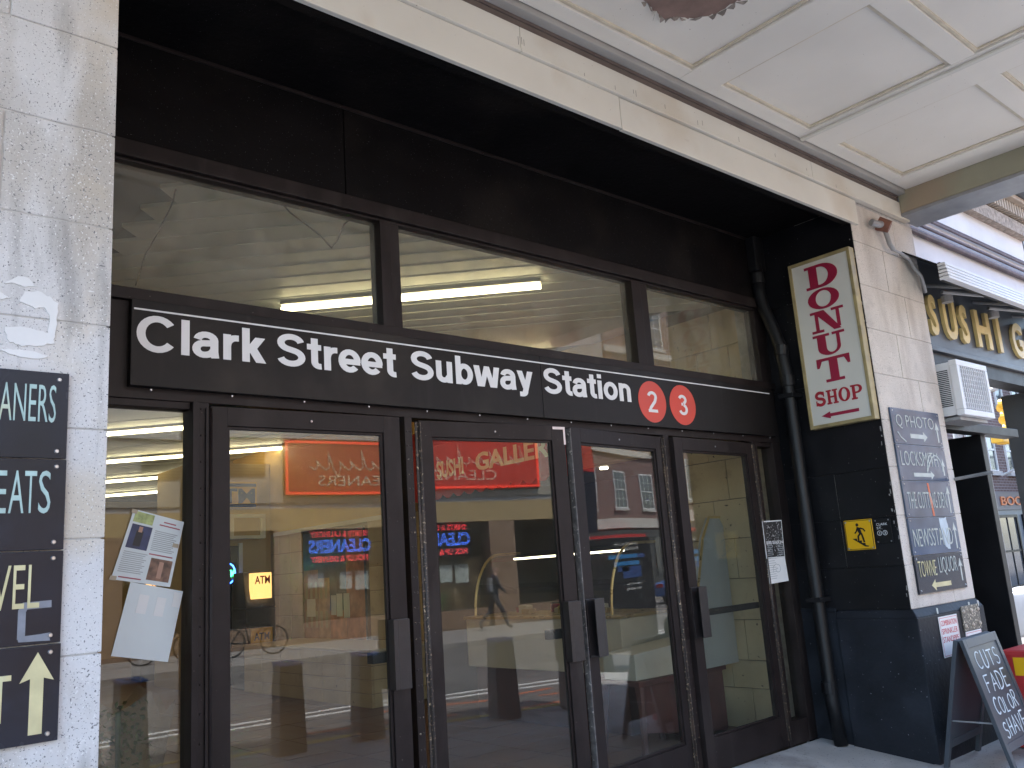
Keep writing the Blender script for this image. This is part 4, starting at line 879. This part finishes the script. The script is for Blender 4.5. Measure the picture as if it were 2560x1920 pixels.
# framed street mural
mu = thing('mural_panel', 'framed mural of brick houses and a park bench on the arcade wall', 'mural', (6.58, 8.5, .5))
B().box(6.570, 6.600, 7.66, 9.44, .10, 2.20).obj('backing', mat('mural_sky', (.10, .13, .17), .4, .4, 3, .02), mu)
fr = FL(6.570, 9.44, .10)
for (a, c, e, g_, m_) in ((.0, .46, .35, 1.55, (.22, .13, .08)), (.46, .80, .42, 1.42, (.30, .20, .12)), (1.28, 1.78, .3, 2.05, (.28, .12, .07)), (.80, 1.28, .45, .95, (.32, .15, .08)), (0, 1.78, 0, .35, (.22, .17, .12)), (.3, .95, .12, .52, (.12, .20, .07)), (1.0, 1.26, .95, 1.5, (.06, .08, .10))):
    B().prism([(a+.004, e+.004), (c-.004, e+.004), (c-.004, g_-.004), (a+.004, g_-.004)], fr, .002).obj('painted_shape', mat('mural_%d%d%d' % tuple(int(x*100) for x in m_), tuple(x*1.6 for x in m_), .4, .35, 7, .03), mu)
for k in range(10):
    i, j = k % 5, k//5; x = .06+i*.15; z = .7+j*.42; B().prism([(x, z), (x+.07, z), (x+.07, z+.24), (x, z+.24)], fr, .004).obj('painted_window', mat('mural_win', (.40, .36, .22), .4), mu)
for (a, c, e, g_) in ((.10, .36, .86, 1.12), (1.0, 1.16, .86, 1.18), (1.2, 1.36, .84, 1.18), (.84, .98, .88, 1.16)): B().prism([(a, e), (c, e), (c, g_), (a, g_)], fr, .006).obj('taped_notice', M_paper2, mu)
# low tiled counter along the wall
lw = thing('low_tiled_wall', 'low cream tiled wall along the right side of the arcade', 'wall', (5.9, 7.7, 0))
B().box(5.63, 6.5, 6.02, 9.45, -.0, .62).obj('core', M_grout, lw)
for i in range(6):
    for k in range(4): B().box(5.61, 5.635, 6.0+i*.575+.003, 6.0+(i+1)*.575-.003, k*.155+.004, (k+1)*.155-.003).obj('tile', M_tile, lw, bev=.002)
B().box(5.60, 6.55, 5.985, 9.47, .622, .65).obj('coping', M_counter, lw, bev=.004)
for k in range(4): B().box(5.64, 6.5, 6.0, 6.019, k*.155+.004, (k+1)*.155-.003).obj('tile', M_tile, lw, bev=.002)
# ATM things on the rear wall
at = thing('atm_sign', 'yellow ATM sign with dark letters on the rear booth wall', 'sign', (5.85, 10.48, 2.717))
B().box(5.394, 6.292, 10.465, 10.499, 2.717, 3.14).obj('plate', mat('atm_yellow', (.62, .36, .03), .4), at); nv = mat('atm_navy', (.03, .05, .09), .4)
fr = FS(10.465); text('lettering', 'ATM', nv, fr, 5.42, 6.26, 2.80, .22, at, .03, .003)
for z in (2.73, 3.06): B().box(5.41, 6.28, 10.461, 10.4649, z, z+.05).obj('strip', nv, at)
a2 = thing('wall_air_conditioner', 'white framed air conditioner panel below the yellow ATM sign', 'air conditioner', (6.1, 10.45, 2.22))
for (a, c, e, g_) in ((5.785, 6.392, 2.55, 2.61), (5.785, 6.392, 2.22, 2.27), (5.785, 5.86, 2.271, 2.549), (6.31, 6.392, 2.271, 2.549)): B().box(a, c, 10.36, 10.499, e, g_).obj('bezel', M_winf, a2, bev=.006)
B().box(5.86, 6.31, 10.39, 10.498, 2.27, 2.55).obj('panel', M_itan, a2)
struct(B().box(5.25, 5.98, 10.47, 10.499, 0, 2.12).obj('doorway_shade_panel', M_dark)); struct(B().box(5.98, 6.04, 10.45, 10.498, 0, 2.16).obj('door_frame', M_winf))  # flat dark panel: shade of an open doorway put into its colour
def atm(x, y, label):
    t = thing('cash_machine', label, 'cash machine', (x, y, 0))
    B().box(x-.24, x+.24, y-.25, y+.25, 0, 1.15).obj('cabinet', mat('atm_grey', (.055, .055, .06), .4), t, bev=.02)
    B().hexa([(x-.24, y-.25, 1.152), (x+.24, y-.25, 1.152), (x+.24, y+.25, 1.152), (x-.24, y+.25, 1.152), (x-.22, y-.10, 1.68), (x+.22, y-.10, 1.68), (x+.22, y+.25, 1.68), (x-.22, y+.25, 1.68)]).obj('hood', MATS['atm_grey'], t, bev=.015)
    b = B().box(x-.15, x+.15, y-.30, y-.16, 1.28, 1.66); o = b.obj('topper', emis('atm_glow', (1, .55, .18), .30), t, bev=.01)
    text('lettering', 'ATM', mat('atm_red', (.5, .02, .01), .5), FS(y-.30), x-.12, x+.12, 1.50, .11, o, .02, .003)
    B().box(x-.17, x+.17, y-.262, y-.251, .62, .86).obj('sticker', MATS['atm_yellow'], t); text('lettering', 'ATM', nv, FS(y-.262), x-.12, x+.12, .69, .10, t, .02, .003)
atm(5.90, 9.75, 'grey cash machine with glowing ATM topper standing near the mural'); atm(5.55, 13.2, 'grey cash machine with glowing topper at the rear of the arcade')
ns = thing('neon_atm_sign', 'green and blue neon sign hanging at the rear of the arcade', 'neon sign', (5.8, 10.43, 1.5))
B().box(5.66, 5.94, 10.44, 10.46, 1.50, 1.88).obj('backing', M_blk, ns); B().tube([(5.80+.10*math.cos(t*.4488), 10.42, 1.69+.15*math.sin(t*.4488)) for t in range(14)], .010, 6, True).obj('blue_tube', emis('neon_blue', (.05, .2, 1), 2), ns); text('green_tube', 'ATM', emis('neon_green', (.05, 1, .3), 2), FS(10.43), 5.72, 5.88, 1.64, .10, ns, .01, .01)
# deli counter with curved glass
dc = thing('deli_counter', 'cream counter with brass edged curved glass display case', 'counter', (6.2, 3.3, 0))
B().box(5.86, 6.55, 2.25, 4.35, 0, .50).obj('plinth', M_maroon, dc, bev=.01); B().box(5.80, 6.58, 2.22, 4.4, .502, .97).obj('front', M_counter, dc, bev=.008); B().box(5.78, 6.60, 2.2, 4.42, .972, 1.0).obj('brass_edge', M_gbrass, dc, bev=.004)
arc = [(5.90+.36*(1-math.cos(R(a))), 1.0+.62*math.sin(R(a))) for a in range(0, 91, 10)]
for y in (2.4, 4.36): B().tube([(x, y, z) for x, z in arc]+[(6.58, y, 1.62)], .014, 6).obj('brass_rib', M_gbrass, dc)
b = B()
for (p, q_) in zip(arc, arc[1:]): b.hexa([(p[0], 2.41, p[1]), (p[0], 4.35, p[1]), (p[0]+.006, 4.35, p[1]), (p[0]+.006, 2.41, p[1]), (q_[0], 2.41, q_[1]), (q_[0], 4.35, q_[1]), (q_[0]+.006, 4.35, q_[1]), (q_[0]+.006, 2.41, q_[1])])
b.obj('curved_glass', M_glass, dc)
B().box(6.2, 6.55, 2.5, 4.3, 1.25, 1.26).obj('shelf', M_glass, dc); B().tube([(6.35, 2.6, 1.56), (6.35, 4.2, 1.56)], .012, 6).obj('case_lamp', emis('case_glow', (1, .9, .65), 1.5), dc)
for k in range(9): B().box(6.05+.12*(k % 3), 6.15+.12*(k % 3), 2.6+.18*k, 2.72+.18*k, 1.001, 1.05+.03*(k % 2)).obj('tray', (M_gbrass, M_counter, M_dred)[k % 3], dc, bev=.01)
for x, y in ((7.6, 5.2), (7.9, 4.2), (8.3, 3.4)):
    t = thing('downlight', 'small bright downlight in the dark shop ceiling', 'light', (x, y, 2.58), group='downlights in the dark shop'); B().cyl((x, y, 2.598), (x, y, 2.575), .05, 12).obj('lens', emis('down_glow', (1, .85, .6), 4), t)
# beige machine on a maroon stand, grey panel beside it
bs = thing('wooden_stand', 'dark maroon wooden stand with splayed legs behind the end door', 'stand', (5.9, 1.8, 0))
B().box(5.30, 6.42, 1.62, 2.05, .50, .54).obj('top', M_maroon, bs, bev=.006)
B().hexa([(5.34, 1.63, .16), (6.36, 1.63, .02), (6.36, 1.66, .02), (5.34, 1.66, .16), (5.32, 1.66, .499), (6.40, 1.66, .499), (6.40, 1.69, .499), (5.32, 1.69, .499)]).obj('apron', M_maroon, bs)
for x, y, dx, dy in ((5.33, 1.63, -.05, -.03), (5.33, 2.0, -.05, .03), (5.80, 1.95, .1, .0), (6.38, 2.0, .05, .03)): B().tube([(x, y, .5), (x+dx, y+dy, 0)], .028, 6).obj('leg', M_maroon, bs)
B().box(6.0, 6.44, 1.68, 2.02, .02, .498).obj('side_board', M_maroon, bs, bev=.004)
bm_ = thing('beige_machine', 'beige metal air unit with dark louvres resting on the maroon stand', 'machine', (5.9, 1.8, .54))
B().hexa([(5.32, 1.66, .542), (6.30, 1.64, .542), (6.30, 2.0, .542), (5.32, 2.0, .542), (5.32, 1.66, .74), (6.30, 1.64, .80), (6.30, 2.0, .80), (5.32, 2.0, .74)]).obj('case', M_beige, bm_, bev=.008)
for k in range(10): B().box(5.84, 6.0, 1.644, 1.66, .565+k*.021, .575+k*.021).obj('louvre', M_dark, bm_); B().box(6.06, 6.16, 1.640, 1.66, .565+k*.021, .575+k*.021).obj('louvre', M_dark, bm_)
gp = thing('grey_partition', 'tall grey metal partition with sloping top behind the end door', 'partition', (6.2, 1.62, 0))
B().prism([(6.02, .541), (6.57, .541), (6.57, 1.70), (6.52, 1.78), (6.36, 1.78), (6.24, 1.60), (6.08, 1.12)], FS(1.62), .03).obj('sheet', M_greym, gp, bev=.004)
B().ribbon([(6.02, .56), (6.08, 1.12), (6.24, 1.60), (6.36, 1.78), (6.52, 1.78)], .02, FS(1.585), .012).obj('edge_trim', M_gbrass, gp)
# things taped to the glass
fr = FS(.943)
def sheet(name, label, P, m, cat='paper'):
    t = thing(name, label, cat, (sum(p[0] for p in P)/4, fr(0, 0).y, min(p[1] for p in P))); B().prism(P, fr, .0012).obj('sheet', m, t); 
    def loc(a, c):  # bilinear a across, c up
        p0 = Vector(P[3]); p1 = Vector(P[2]); p3 = Vector(P[0]); p2 = Vector(P[1]); q_ = (p0*(1-a)+p1*a)*(1-c)+(p3*(1-a)+p2*a)*c; return (q_.x, q_.y)
    return t, loc
def pic(t, loc, a0, a1, c0, c1, m, name='picture', d=.002): return B().prism([loc(a0, c0), loc(a1, c0), loc(a1, c1), loc(a0, c1)], fr, d).obj(name, m, t)
t, lc = sheet('paper_notice', 'blank pale blue sheet taped low on the side glass under the concert flyer', [(1.300, 1.518), (1.532, 1.462), (1.467, 1.160), (1.226, 1.213)], M_paper)
pic(t, lc, .22, .40, .60, .86, M_paper2, 'sticker'); pic(t, lc, .55, .72, .60, .86, M_paper2, 'sticker'); pic(t, lc, .84, .99, .76, .97, M_paper2, 'sticker')
fr = FS(.9415)
t, lc = sheet('concert_flyer', 'printed concert flyer with two photos taped crooked on the side glass', [(1.308, 1.838), (1.533, 1.775), (1.472, 1.484), (1.217, 1.535)], M_paper, 'flyer')
pic(t, lc, .05, .42, .83, .98, mat('flyer_green', (.36, .42, .18), .7, .4, 40, .02)); pic(t, lc, .06, .44, .46, .80, mat('photo_navy', (.03, .04, .10), .5, .3, 20, 0)); pic(t, lc, .17, .30, .50, .72, mat('photo_dark', (.012, .012, .014), .5), 'figure', .0026); pic(t, lc, .20, .27, .70, .78, mat('skin', (.42, .25, .18), .6), 'figure', .0028); pic(t, lc, .56, .95, .06, .38, mat('photo_brown', (.16, .09, .06), .5, .6, 30, 0)); pic(t, lc, .72, .80, .10, .34, mat('skin', (.4, .2, .2)), 'figure', .0027)
ink = mat('grey_ink', (.33, .36, .37), .8); rink = mat('red_ink', (.34, .10, .12), .8); tape = mat('masking_tape', (.42, .36, .26), .6)
for k in range(11): pic(t, lc, .50, .93-.03*(k % 3), .765-k*.028, .777-k*.028, ink, 'text_line')
for k in range(11): pic(t, lc, .06, .48-.03*(k % 3), .40-k*.028, .411-k*.028, ink, 'text_line')
for a, c, z in ((.62, .86, .91), (.55, .95, .86), (.5, .93, .42), (.1, .48, .04)): pic(t, lc, a, c, z, z+.018, rink, 'text_line')
for a, c in ((.02, .97), (.93, .62), (.02, .02)): pic(t, lc, a-.05, a+.06, c-.03, c+.03, tape, 'tape', .003)
KF = .9872; kz = lambda P_: [(x_*KF, 1.46+(z_-1.46)*KF) for x_, z_ in P_]
fr = FS(.868)
t, lc = sheet('season_poster', 'black and white 2020 season poster taped on the narrow end glass', kz([(6.163, 1.695), (6.441, 1.70), (6.424, 1.399), (6.159, 1.399)]), M_paper2, 'poster')
pic(t, lc, .06, .97, .03, .97, mat('poster_dark', (.03, .03, .03), .5, .9, 14, 0, specks=[((.5, .5, .5), 60, .60)]))
text('lettering', '2020 SEASON', M_white, fr, 6.095, 6.335, 1.51, .024, t, .01, .003)
for k in range(6): pic(t, lc, .1, .38, .08+k*.05, .095+k*.05, ink, 'text_line', .003); pic(t, lc, .66, .94, .08+k*.05, .095+k*.05, ink, 'text_line', .003)
fr = FS(.8695)
t, lc = sheet('event_flyer', 'small white flyer with sketch taped under the season poster', kz([(6.168, 1.395), (6.424, 1.399), (6.436, 1.211), (6.164, 1.202)]), M_paper2, 'flyer')
for k in range(9): pic(t, lc, .06, .40+.05*(k % 2), .90-k*.09, .92-k*.09, ink, 'text_line')
B().ribbon([lc(.5+.3*math.cos(i*.9)*(i/12), .55+.3*math.sin(i*.9)*(i/12)) for i in range(12)], .004, fr, .002).obj('sketch', ink, t)
# bouquet in cellophane at the foot of the side glass
bq = thing('flower_bouquet', 'cellophane wrapped bouquet with red ribbon standing behind the side glass', 'bouquet', (1.36, 1.2, 0))
b = B(); st_ = [Vector((1.36, 1.22, .0)), Vector((1.34, 1.2, .95))]
n = 14; ring0 = [Vector((1.36+.06*math.cos(i*6.283/n), 1.22+.06*math.sin(i*6.283/n), .02)) for i in range(n)]; ring1 = [Vector((1.36+(.20+.03*(i % 2))*math.cos(i*6.283/n), 1.22+(.20+.03*(i % 2))*math.sin(i*6.283/n), .92+.06*(i % 3))) for i in range(n)]
b.add(ring0+ring1, [(i, (i+1) % n, n+(i+1) % n, n+i) for i in range(n)]); b.obj('wrapper', glass_mat('cellophane', .05, (.85, .83, .76), .22), bq)
b = B()
for k in range(320):
    a = random.uniform(0, 6.28); r = random.uniform(0, .15); z = random.uniform(.5, .98); p = Vector((1.36+r*math.cos(a), 1.22+r*math.sin(a), z)); d1 = Vector((random.uniform(-1, 1), random.uniform(-1, 1), random.uniform(-.3, 1))).normalized()*.032; d2 = d1.cross(Vector((random.random(), .3, .5))).normalized()*.009
    b.add([p, p+d1*.5+d2, p+d1, p+d1*.5-d2], [(0, 1, 2, 3)])
struct(b.obj('leaves', mat('bouquet_green', (.12, .15, .06), .6, .4, 20, 0), bq), 'stuff'); B().tube([st_[0], st_[1]], .012, 8).obj('stems', mat('bouquet_green', (.1, .1, .1)), bq)
B().box(1.28, 1.44, 1.14, 1.30, .42, .50).obj('ribbon', M_awn, bq, bev=.02)
# ================================================================== ACROSS THE STREET (seen mirrored in the glass)
YF = -19.5; fr = FN(YF)
cb = thing('cleaners_building', 'tan shop building across the street with louvred fascia and cleaners sign', 'building', (11, -22, -.2))
B().box(-6, 17.5, -30, YF, 3.6, 12).obj('wall', mat('buff_stone', (.42, .40, .375), .8, .1, 2, .15), cb)
B().box(-6, 17.5, -30, YF, 2.98, 3.595).obj('lintel', M_itan, cb)
B().box(-6, 17.5, YF, YF+.12, 5.62, 5.78).obj('cornice', mat('sill_stone', (.42, .4, .37), .8), cb, bev=.02)
B().box(-6, 17.5, YF, YF+.05, 3.75, 5.6).obj('fascia', mat('fascia_buff', (.36, .33, .27), .6), cb)
for x0 in (2.0, 5.0, 8.0):
    for k in range(9): B().box(x0, x0+1.05, YF+.05, YF+.10, 4.55+k*.085, 4.59+k*.085).obj('louvre', M_dark, cb)
for x0, x1 in ((-6, 7.6), (9.3, 10.1), (13.0, 13.9), (16.6, 17.5)): B().box(x0, x1, -20.2, YF-.003, -.25, 2.975).obj('pier', mat('brown_tile', (.26, .17, .11), .5), cb, bev=.01)
B().box(-6, 17.5, -24, -23.8, -.25, 2.975).obj('shop_back', mat('shop_warm', (.34, .25, .15), .6), cb)
for x0, x1 in ((7.6, 9.3), (10.1, 13.0), (13.9, 16.6)): 
    B().box(x0, x1, YF-.35, YF-.34, .35, 2.975).obj('shop_pane', M_glass, cb); B().box(x0, x1, YF-.4, YF-.2, -.25, .35).obj('stall_riser', mat('brown_tile', (.3, .2, .1)), cb)
window_m = mat('sash_far', (.6, .6, .57), .5)
for k in range(7): window(cb, fr, -17+k*3.1, 6.8, 1.3, 2.2, 2, 2)
rs = thing('red_cleaners_sign', 'red framed cleaners shop sign with script lettering across the street', 'sign', (12.2, -19.4, 3.95))
B().box(9.60, 14.85, YF+.052, YF+.16, 3.97, 5.58).obj('board', mat('sign_red', (.42, .035, .02), .5), rs)
nr = emis('neon_red', (1, .06, .03), .5)
for (a, c, e, g_) in ((9.62, 14.83, 3.99, 4.06), (9.62, 14.83, 5.49, 5.56), (9.62, 9.69, 4.06, 5.49), (14.76, 14.83, 4.06, 5.49)): B().box(a, c, YF+.161, YF+.19, e, g_).obj('neon_border', nr, rs)
f2 = FN(YF+.16); cr = mat('script_cream', (.58, .42, .30), .5)
text('lettering', 'CLEANERS', cr, f2, -13.3, -10.6, 4.25, .30, rs, .0, .01)
def script(pts, w): return B().ribbon(pts, w, f2, .012)
b = B(); x = -14.3
for k in range(11):
    hgt = (.5, .16, .16, .34, .16, .16, .5, .16, .16, .45, .16)[k]; c = x+k*.36
    b.ribbon([(c, 4.82), (c+.08, 4.82+hgt*.6), (c+.14, 4.82+hgt), (c+.10, 4.80), (c+.2, 4.72 if k != 8 else 4.5), (c+.36, 4.82)], .035, f2, .011+.0003*k)
b.obj('script', cr, rs)
nn = thing('neon_window_sign', 'red and blue neon cleaners sign in the window across the street', 'neon sign', (11.4, -19.8, 1.9))
f3 = FN(YF-.36); nb_ = emis('neon_blue_tube', (.08, .22, 1), 2.0); nr2 = emis('neon_pink', (1, .08, .10), 1.6)
text('blue_tubes', 'CLEANERS', nb_, f3, -12.45, -10.45, 2.30, .36, nn, 0, .03, bevel=.018); text('red_tubes', 'SHIRTS & LAUNDRY', nr2, f3, -12.35, -10.5, 2.76, .16, nn, 0, .03, bevel=.02); text('red_tubes', 'PICK UP & DELIVERY', nr2, f3, -12.35, -10.5, 2.02, .16, nn, 0, .03, bevel=.02)
B().box(10.40, 12.50, YF-.40, YF-.385, 1.95, 2.97).obj('frame_sheet', mat('neon_back', (.03, .03, .035), .5), nn)
pn = thing('park_picture', 'large picture in the cleaners window under the neon sign', 'picture', (11.3, -20, .4)); B().box(10.2, 12.9, YF-.60, YF-.58, .36, 1.93).obj('sheet', mat('picture_print', (.22, .15, .09), .5, .8, 2.2, 0, stain=[((.10, .16, .06), 1.6, .55, .9), ((.10, .14, .2), 1.2, .6, .8)]), pn)
for k, (x, z, w, h) in enumerate(((10.5, 1.3, .5, .4), (11.5, 1.2, .4, .5), (12.0, 1.15, .45, .55))): B().box(x, x+w, YF-.575, YF-.57, z, z+h).obj('notice', M_paper2, pn)
# red brick house farther along, with white sash windows
bh = thing('red_brick_house', 'red brick corner house with white sash windows and pale bands across the street', 'building', (44, -24, -.2))
B().box(27, 72, -34, YF, -.3, 13).obj('wall', M_brickR, bh); bd = mat('band_stone', (.50, .47, .42), .8)
for z, h in ((3.1, .5), (7.0, .35), (10.2, .3)): B().box(26.9, 72, YF, YF+.12, z, z+h).obj('band', bd, bh, bev=.02)
for k in range(14):
    for z in (4.1, 7.7, 10.7): window(bh, fr, -70+k*3.0, z, 1.35, 2.0, 3, 4)
B().box(27, 72, YF, YF+.06, -.3, 3.0).obj('shop_front', mat('shop_black', (.03, .03, .033), .4), bh)
for k in range(12): B().box(28+k*3.6, 30.8+k*3.6, YF+.061, YF+.10, .5, 2.6).obj('shop_window', M_pane, bh)
B().box(30, 40, YF+.06, YF+.9, 2.6, 2.75).obj('awning', M_awn, bh)
mb2 = thing('grey_house', 'grey stone house between the cleaners and the red brick house', 'building', (22, -24, -.2)); B().box(17.55, 26.9, -32, YF, -.3, 11).obj('wall', mat('grey_ashlar', (.36, .34, .32), .8, .1, 1.5, .2), mb2)
for k in range(4):
    for z in (.6, 4.2, 7.6): window(mb2, fr, -26.2+k*2.3, z, 1.2, 2.1, 2, 2)
# bike share docks along the kerb
def dock(x, y, label):
    t = thing('bike_dock', label, 'bike dock', (x, y, gz(y)), group='bike share docks along the kerb'); z = gz(y)
    B().hexa([(x-.15, y-.13, z), (x+.15, y-.13, z), (x+.15, y+.13, z), (x-.15, y+.13, z), (x-.12, y-.12, z+.86), (x+.12, y-.12, z+.86), (x+.12, y+.10, z+.86), (x-.12, y+.10, z+.86)]).obj('post', mat('dock_grey', (.16, .15, .15), .5), t, bev=.015)
    B().hexa([(x-.125, y-.13, z+.862), (x+.125, y-.13, z+.862), (x+.125, y+.12, z+.862), (x-.125, y+.12, z+.862), (x-.125, y-.13, z+.90), (x+.125, y-.13, z+.90), (x+.125, y+.10, z+.88), (x-.125, y+.10, z+.88)]).obj('cap', mat('dock_blue', (.05, .14, .36), .35), t)
    B().tube([(x+.05, y-.10, z+.8), (x+.10, y-.42, z+.02)], .035, 6).obj('stay', M_blk, t); B().prism([(-.05, -.02), (.05, -.02), (.05, .02), (-.05, .02)], frame((x, y, z+.892), (1, 0, 0), (0, 1, 0)), .006).obj('mark', M_white, t)
for i, x in enumerate((2.9, 3.85, 4.72, 5.66, 6.6, 7.5)): dock(x, -4.02, 'grey bike share dock with blue cap standing at the kerb')
def bike(x, y, rz, label, mf, z=-.2):
    t = thing('bicycle', label, 'bicycle', (x, y, z), rz, 'bicycles by the kerb')
    for wx in (-.52, .52):
        w = B().tube([(wx+.33*math.cos(a*.2618), 0, .34+.33*math.sin(a*.2618)) for a in range(24)], .02, 6, True).obj('wheel', M_blk, t, smooth=True); b = B()
        for a in range(10): b.tube([(wx, 0, .34), (wx+.32*math.cos(a*.628), 0, .34+.32*math.sin(a*.628))], .003, 4)
        b.obj('spokes', M_steel, w)
    b = B()
    for p, q_ in (((-.52, 0, .34), (-.08, 0, .30)), ((-.52, 0, .34), (-.2, 0, .78)), ((-.08, 0, .30), (-.2, 0, .80)), ((-.08, 0, .30), (.36, 0, .80)), ((-.2, 0, .72), (.36, 0, .82)), ((.52, 0, .34), (.34, 0, .95))): b.tube([p, q_], .02, 6)
    b.obj('frame', mf, t, smooth=True); B().tube([(.30, -.3, 1.02), (.36, -.12, .98), (.34, 0, .96), (.36, .12, .98), (.30, .3, 1.02)], .014, 6).obj('handlebar', M_blk, t); B().hexa([(-.34, -.08, .82), (-.08, -.03, .82), (-.08, .03, .82), (-.34, .08, .82), (-.34, -.08, .87), (-.08, -.03, .87), (-.08, .03, .87), (-.34, .08, .87)]).obj('saddle', M_blk, t, bev=.015)
    for s in (-1, 1): B().box(-.13, -.03, s*.12-.04, s*.12+.04, .28-.1*s, .30-.1*s).obj('pedal', M_blk, t)
bike(7.9, -17.2, R(8), 'black bicycle parked on the far pavement by the louvred shop', M_blk); bike(8.6, -4.75, R(80), 'blue share bicycle docked nearest the kiosk', mat('bike_blue', (.04, .12, .35), .3), -.335)
bike(9.5, -4.75, R(84), 'silver bicycle standing beside the blue share bicycle', M_steel, -.335)
# bike share kiosk with advertising panel
kk = thing('bike_kiosk', 'dark bike share kiosk panel with blue blocks and small white words', 'kiosk', (12.3, -3.9, -.34))
B().box(11.55, 13.4, -4.0, -3.86, .0, 1.85).obj('cabinet', mat('kiosk_dark', (.02, .022, .028), .25), kk, bev=.01); B().box(11.7, 11.9, -4.0, -3.86, -.34, -.001).obj('leg', M_blk, kk); B().box(13.0, 13.2, -4.0, -3.86, -.34, -.001).obj('leg', M_blk, kk)
f4 = FN(-3.86); kb = mat('kiosk_blue', (.04, .22, .50), .3); kd = mat('kiosk_deep', (.03, .07, .22), .3)
for (a, c, e, g_, m_) in ((-12.9, -12.0, 1.50, 1.57, kb), (-13.15, -12.9, 1.50, 1.57, kd), (-12.95, -12.15, 1.38, 1.45, kb), (-13.0, -12.4, 1.16, 1.36, kd), (-12.6, -12.25, 1.28, 1.36, kd)): B().prism([(a, e), (c, e), (c, g_), (a, g_)], f4, .003).obj('blue_block', m_, kk)
text('lettering', 'Clark Street & Henry Street', M_white, f4, -12.95, -12.2, 1.72, .05, kk, 0, .002); text('lettering', 'Brooklyn Heights', M_white, f4, -12.95, -12.5, 1.64, .05, kk, 0, .002); text('lettering', 'make every trip', M_white, f4, -12.95, -12.5, 1.04, .05, kk, 0, .002); text('lettering', 'more rewarding', M_white, f4, -12.95, -12.5, .96, .05, kk, 0, .002)
bp = thing('banner_pole', 'steel pole carrying a navy banner with a rounded red top', 'banner', (12.1, -4.3, -.34)); B().tube([(12.1, -4.3, -.34), (12.1, -4.3, 3.9)], .045, 10).obj('pole', M_galv, bp)
B().box(11.85, 12.35, -4.25, -4.235, 1.98, 3.0).obj('banner', mat('banner_navy', (.015, .018, .035), .5), bp); B().box(11.85, 12.35, -4.25, -4.235, 3.002, 3.7).obj('banner_top', M_awn, bp)
# walking pedestrian on the far pavement
def person(x, y, rz):
    t = thing('person', 'person in dark jacket walking mid-stride on the far pavement, carrying a bag', 'person', (x, y, -.2), rz)
    V = {'pel': (0, 0, .95, .15), 'wa': (.02, 0, 1.12, .135), 'ch': (.05, 0, 1.36, .16), 'nk': (.07, 0, 1.53, .06), 'hd': (.10, 0, 1.66, .095), 'hd2': (.11, 0, 1.76, .08),
         'shl': (.04, .19, 1.44, .065), 'ell': (.12, .24, 1.18, .05), 'hal': (.30, .20, 1.02, .035), 'shr': (.04, -.19, 1.44, .065), 'elr': (-.10, -.24, 1.18, .05), 'har': (-.06, -.22, .95, .035),
         'hpl': (0, .09, .90, .10), 'knl': (.22, .10, .52, .065), 'anl': (.34, .10, .10, .045), 'tol': (.48, .11, .05, .035), 'hpr': (0, -.09, .90, .10), 'knr': (-.10, -.10, .52, .065), 'anr': (-.42, -.10, .22, .045), 'tor': (-.36, -.10, .06, .035)}
    Ed = (('pel', 'wa'), ('wa', 'ch'), ('ch', 'nk'), ('nk', 'hd'), ('hd', 'hd2'), ('ch', 'shl'), ('shl', 'ell'), ('ell', 'hal'), ('ch', 'shr'), ('shr', 'elr'), ('elr', 'har'), ('pel', 'hpl'), ('hpl', 'knl'), ('knl', 'anl'), ('anl', 'tol'), ('pel', 'hpr'), ('hpr', 'knr'), ('knr', 'anr'), ('anr', 'tor'))
    ks = list(V); me = bpy.data.meshes.new('body'); me.from_pydata([V[k][:3] for k in ks], [(ks.index(a), ks.index(c)) for a, c in Ed], [])
    o = bpy.data.objects.new('body', me); link(o, t); md = o.modifiers.new('skin', 'SKIN'); sv = me.skin_vertices[0].data if me.skin_vertices else None
    if sv is None:
        bm = bmesh.new(); bm.from_mesh(me); bm.verts.layers.skin.verify(); bm.to_mesh(me); bm.free(); sv = me.skin_vertices[0].data
    for i, k in enumerate(ks): sv[i].radius = (V[k][3], V[k][3]); sv[i].use_root = (k == 'pel')
    o.modifiers.new('sub', 'SUBSURF').levels = 1; o.modifiers['sub'].render_levels = 2
    pm = bpy.data.materials.new('person_skin_clothes'); pm.use_nodes = True; n = pm.node_tree.nodes; L = pm.node_tree.links; tc = n.new('ShaderNodeTexCoord'); sx = n.new('ShaderNodeSeparateXYZ'); cr_ = n.new('ShaderNodeValToRGB'); L.new(tc.outputs['Object'], sx.inputs[0]); dv = n.new('ShaderNodeMath'); dv.operation = 'DIVIDE'; dv.inputs[1].default_value = 1.9; L.new(sx.outputs[2], dv.inputs[0]); L.new(dv.outputs[0], cr_.inputs[0]); cr_.color_ramp.interpolation = 'CONSTANT'
    e = cr_.color_ramp.elements; e[0].position = 0; e[0].color = (.02, .02, .025, 1); e[1].position = .06; e[1].color = (.06, .055, .06, 1)
    for p_, c_ in ((.50, (.035, .035, .04, 1)), (.80, (.42, .26, .19, 1)), (.905, (.05, .03, .02, 1))): q_ = e.new(p_); q_.color = c_
    L.new(cr_.outputs[0], n['Principled BSDF'].inputs['Base Color']); me.materials.append(pm)
    B().box(-.16, -.04, -.14, .14, 1.05, 1.45).obj('backpack', mat('bag_grey', (.2, .2, .21), .7), t, bev=.04)
person(12.1, -17.6, R(8))
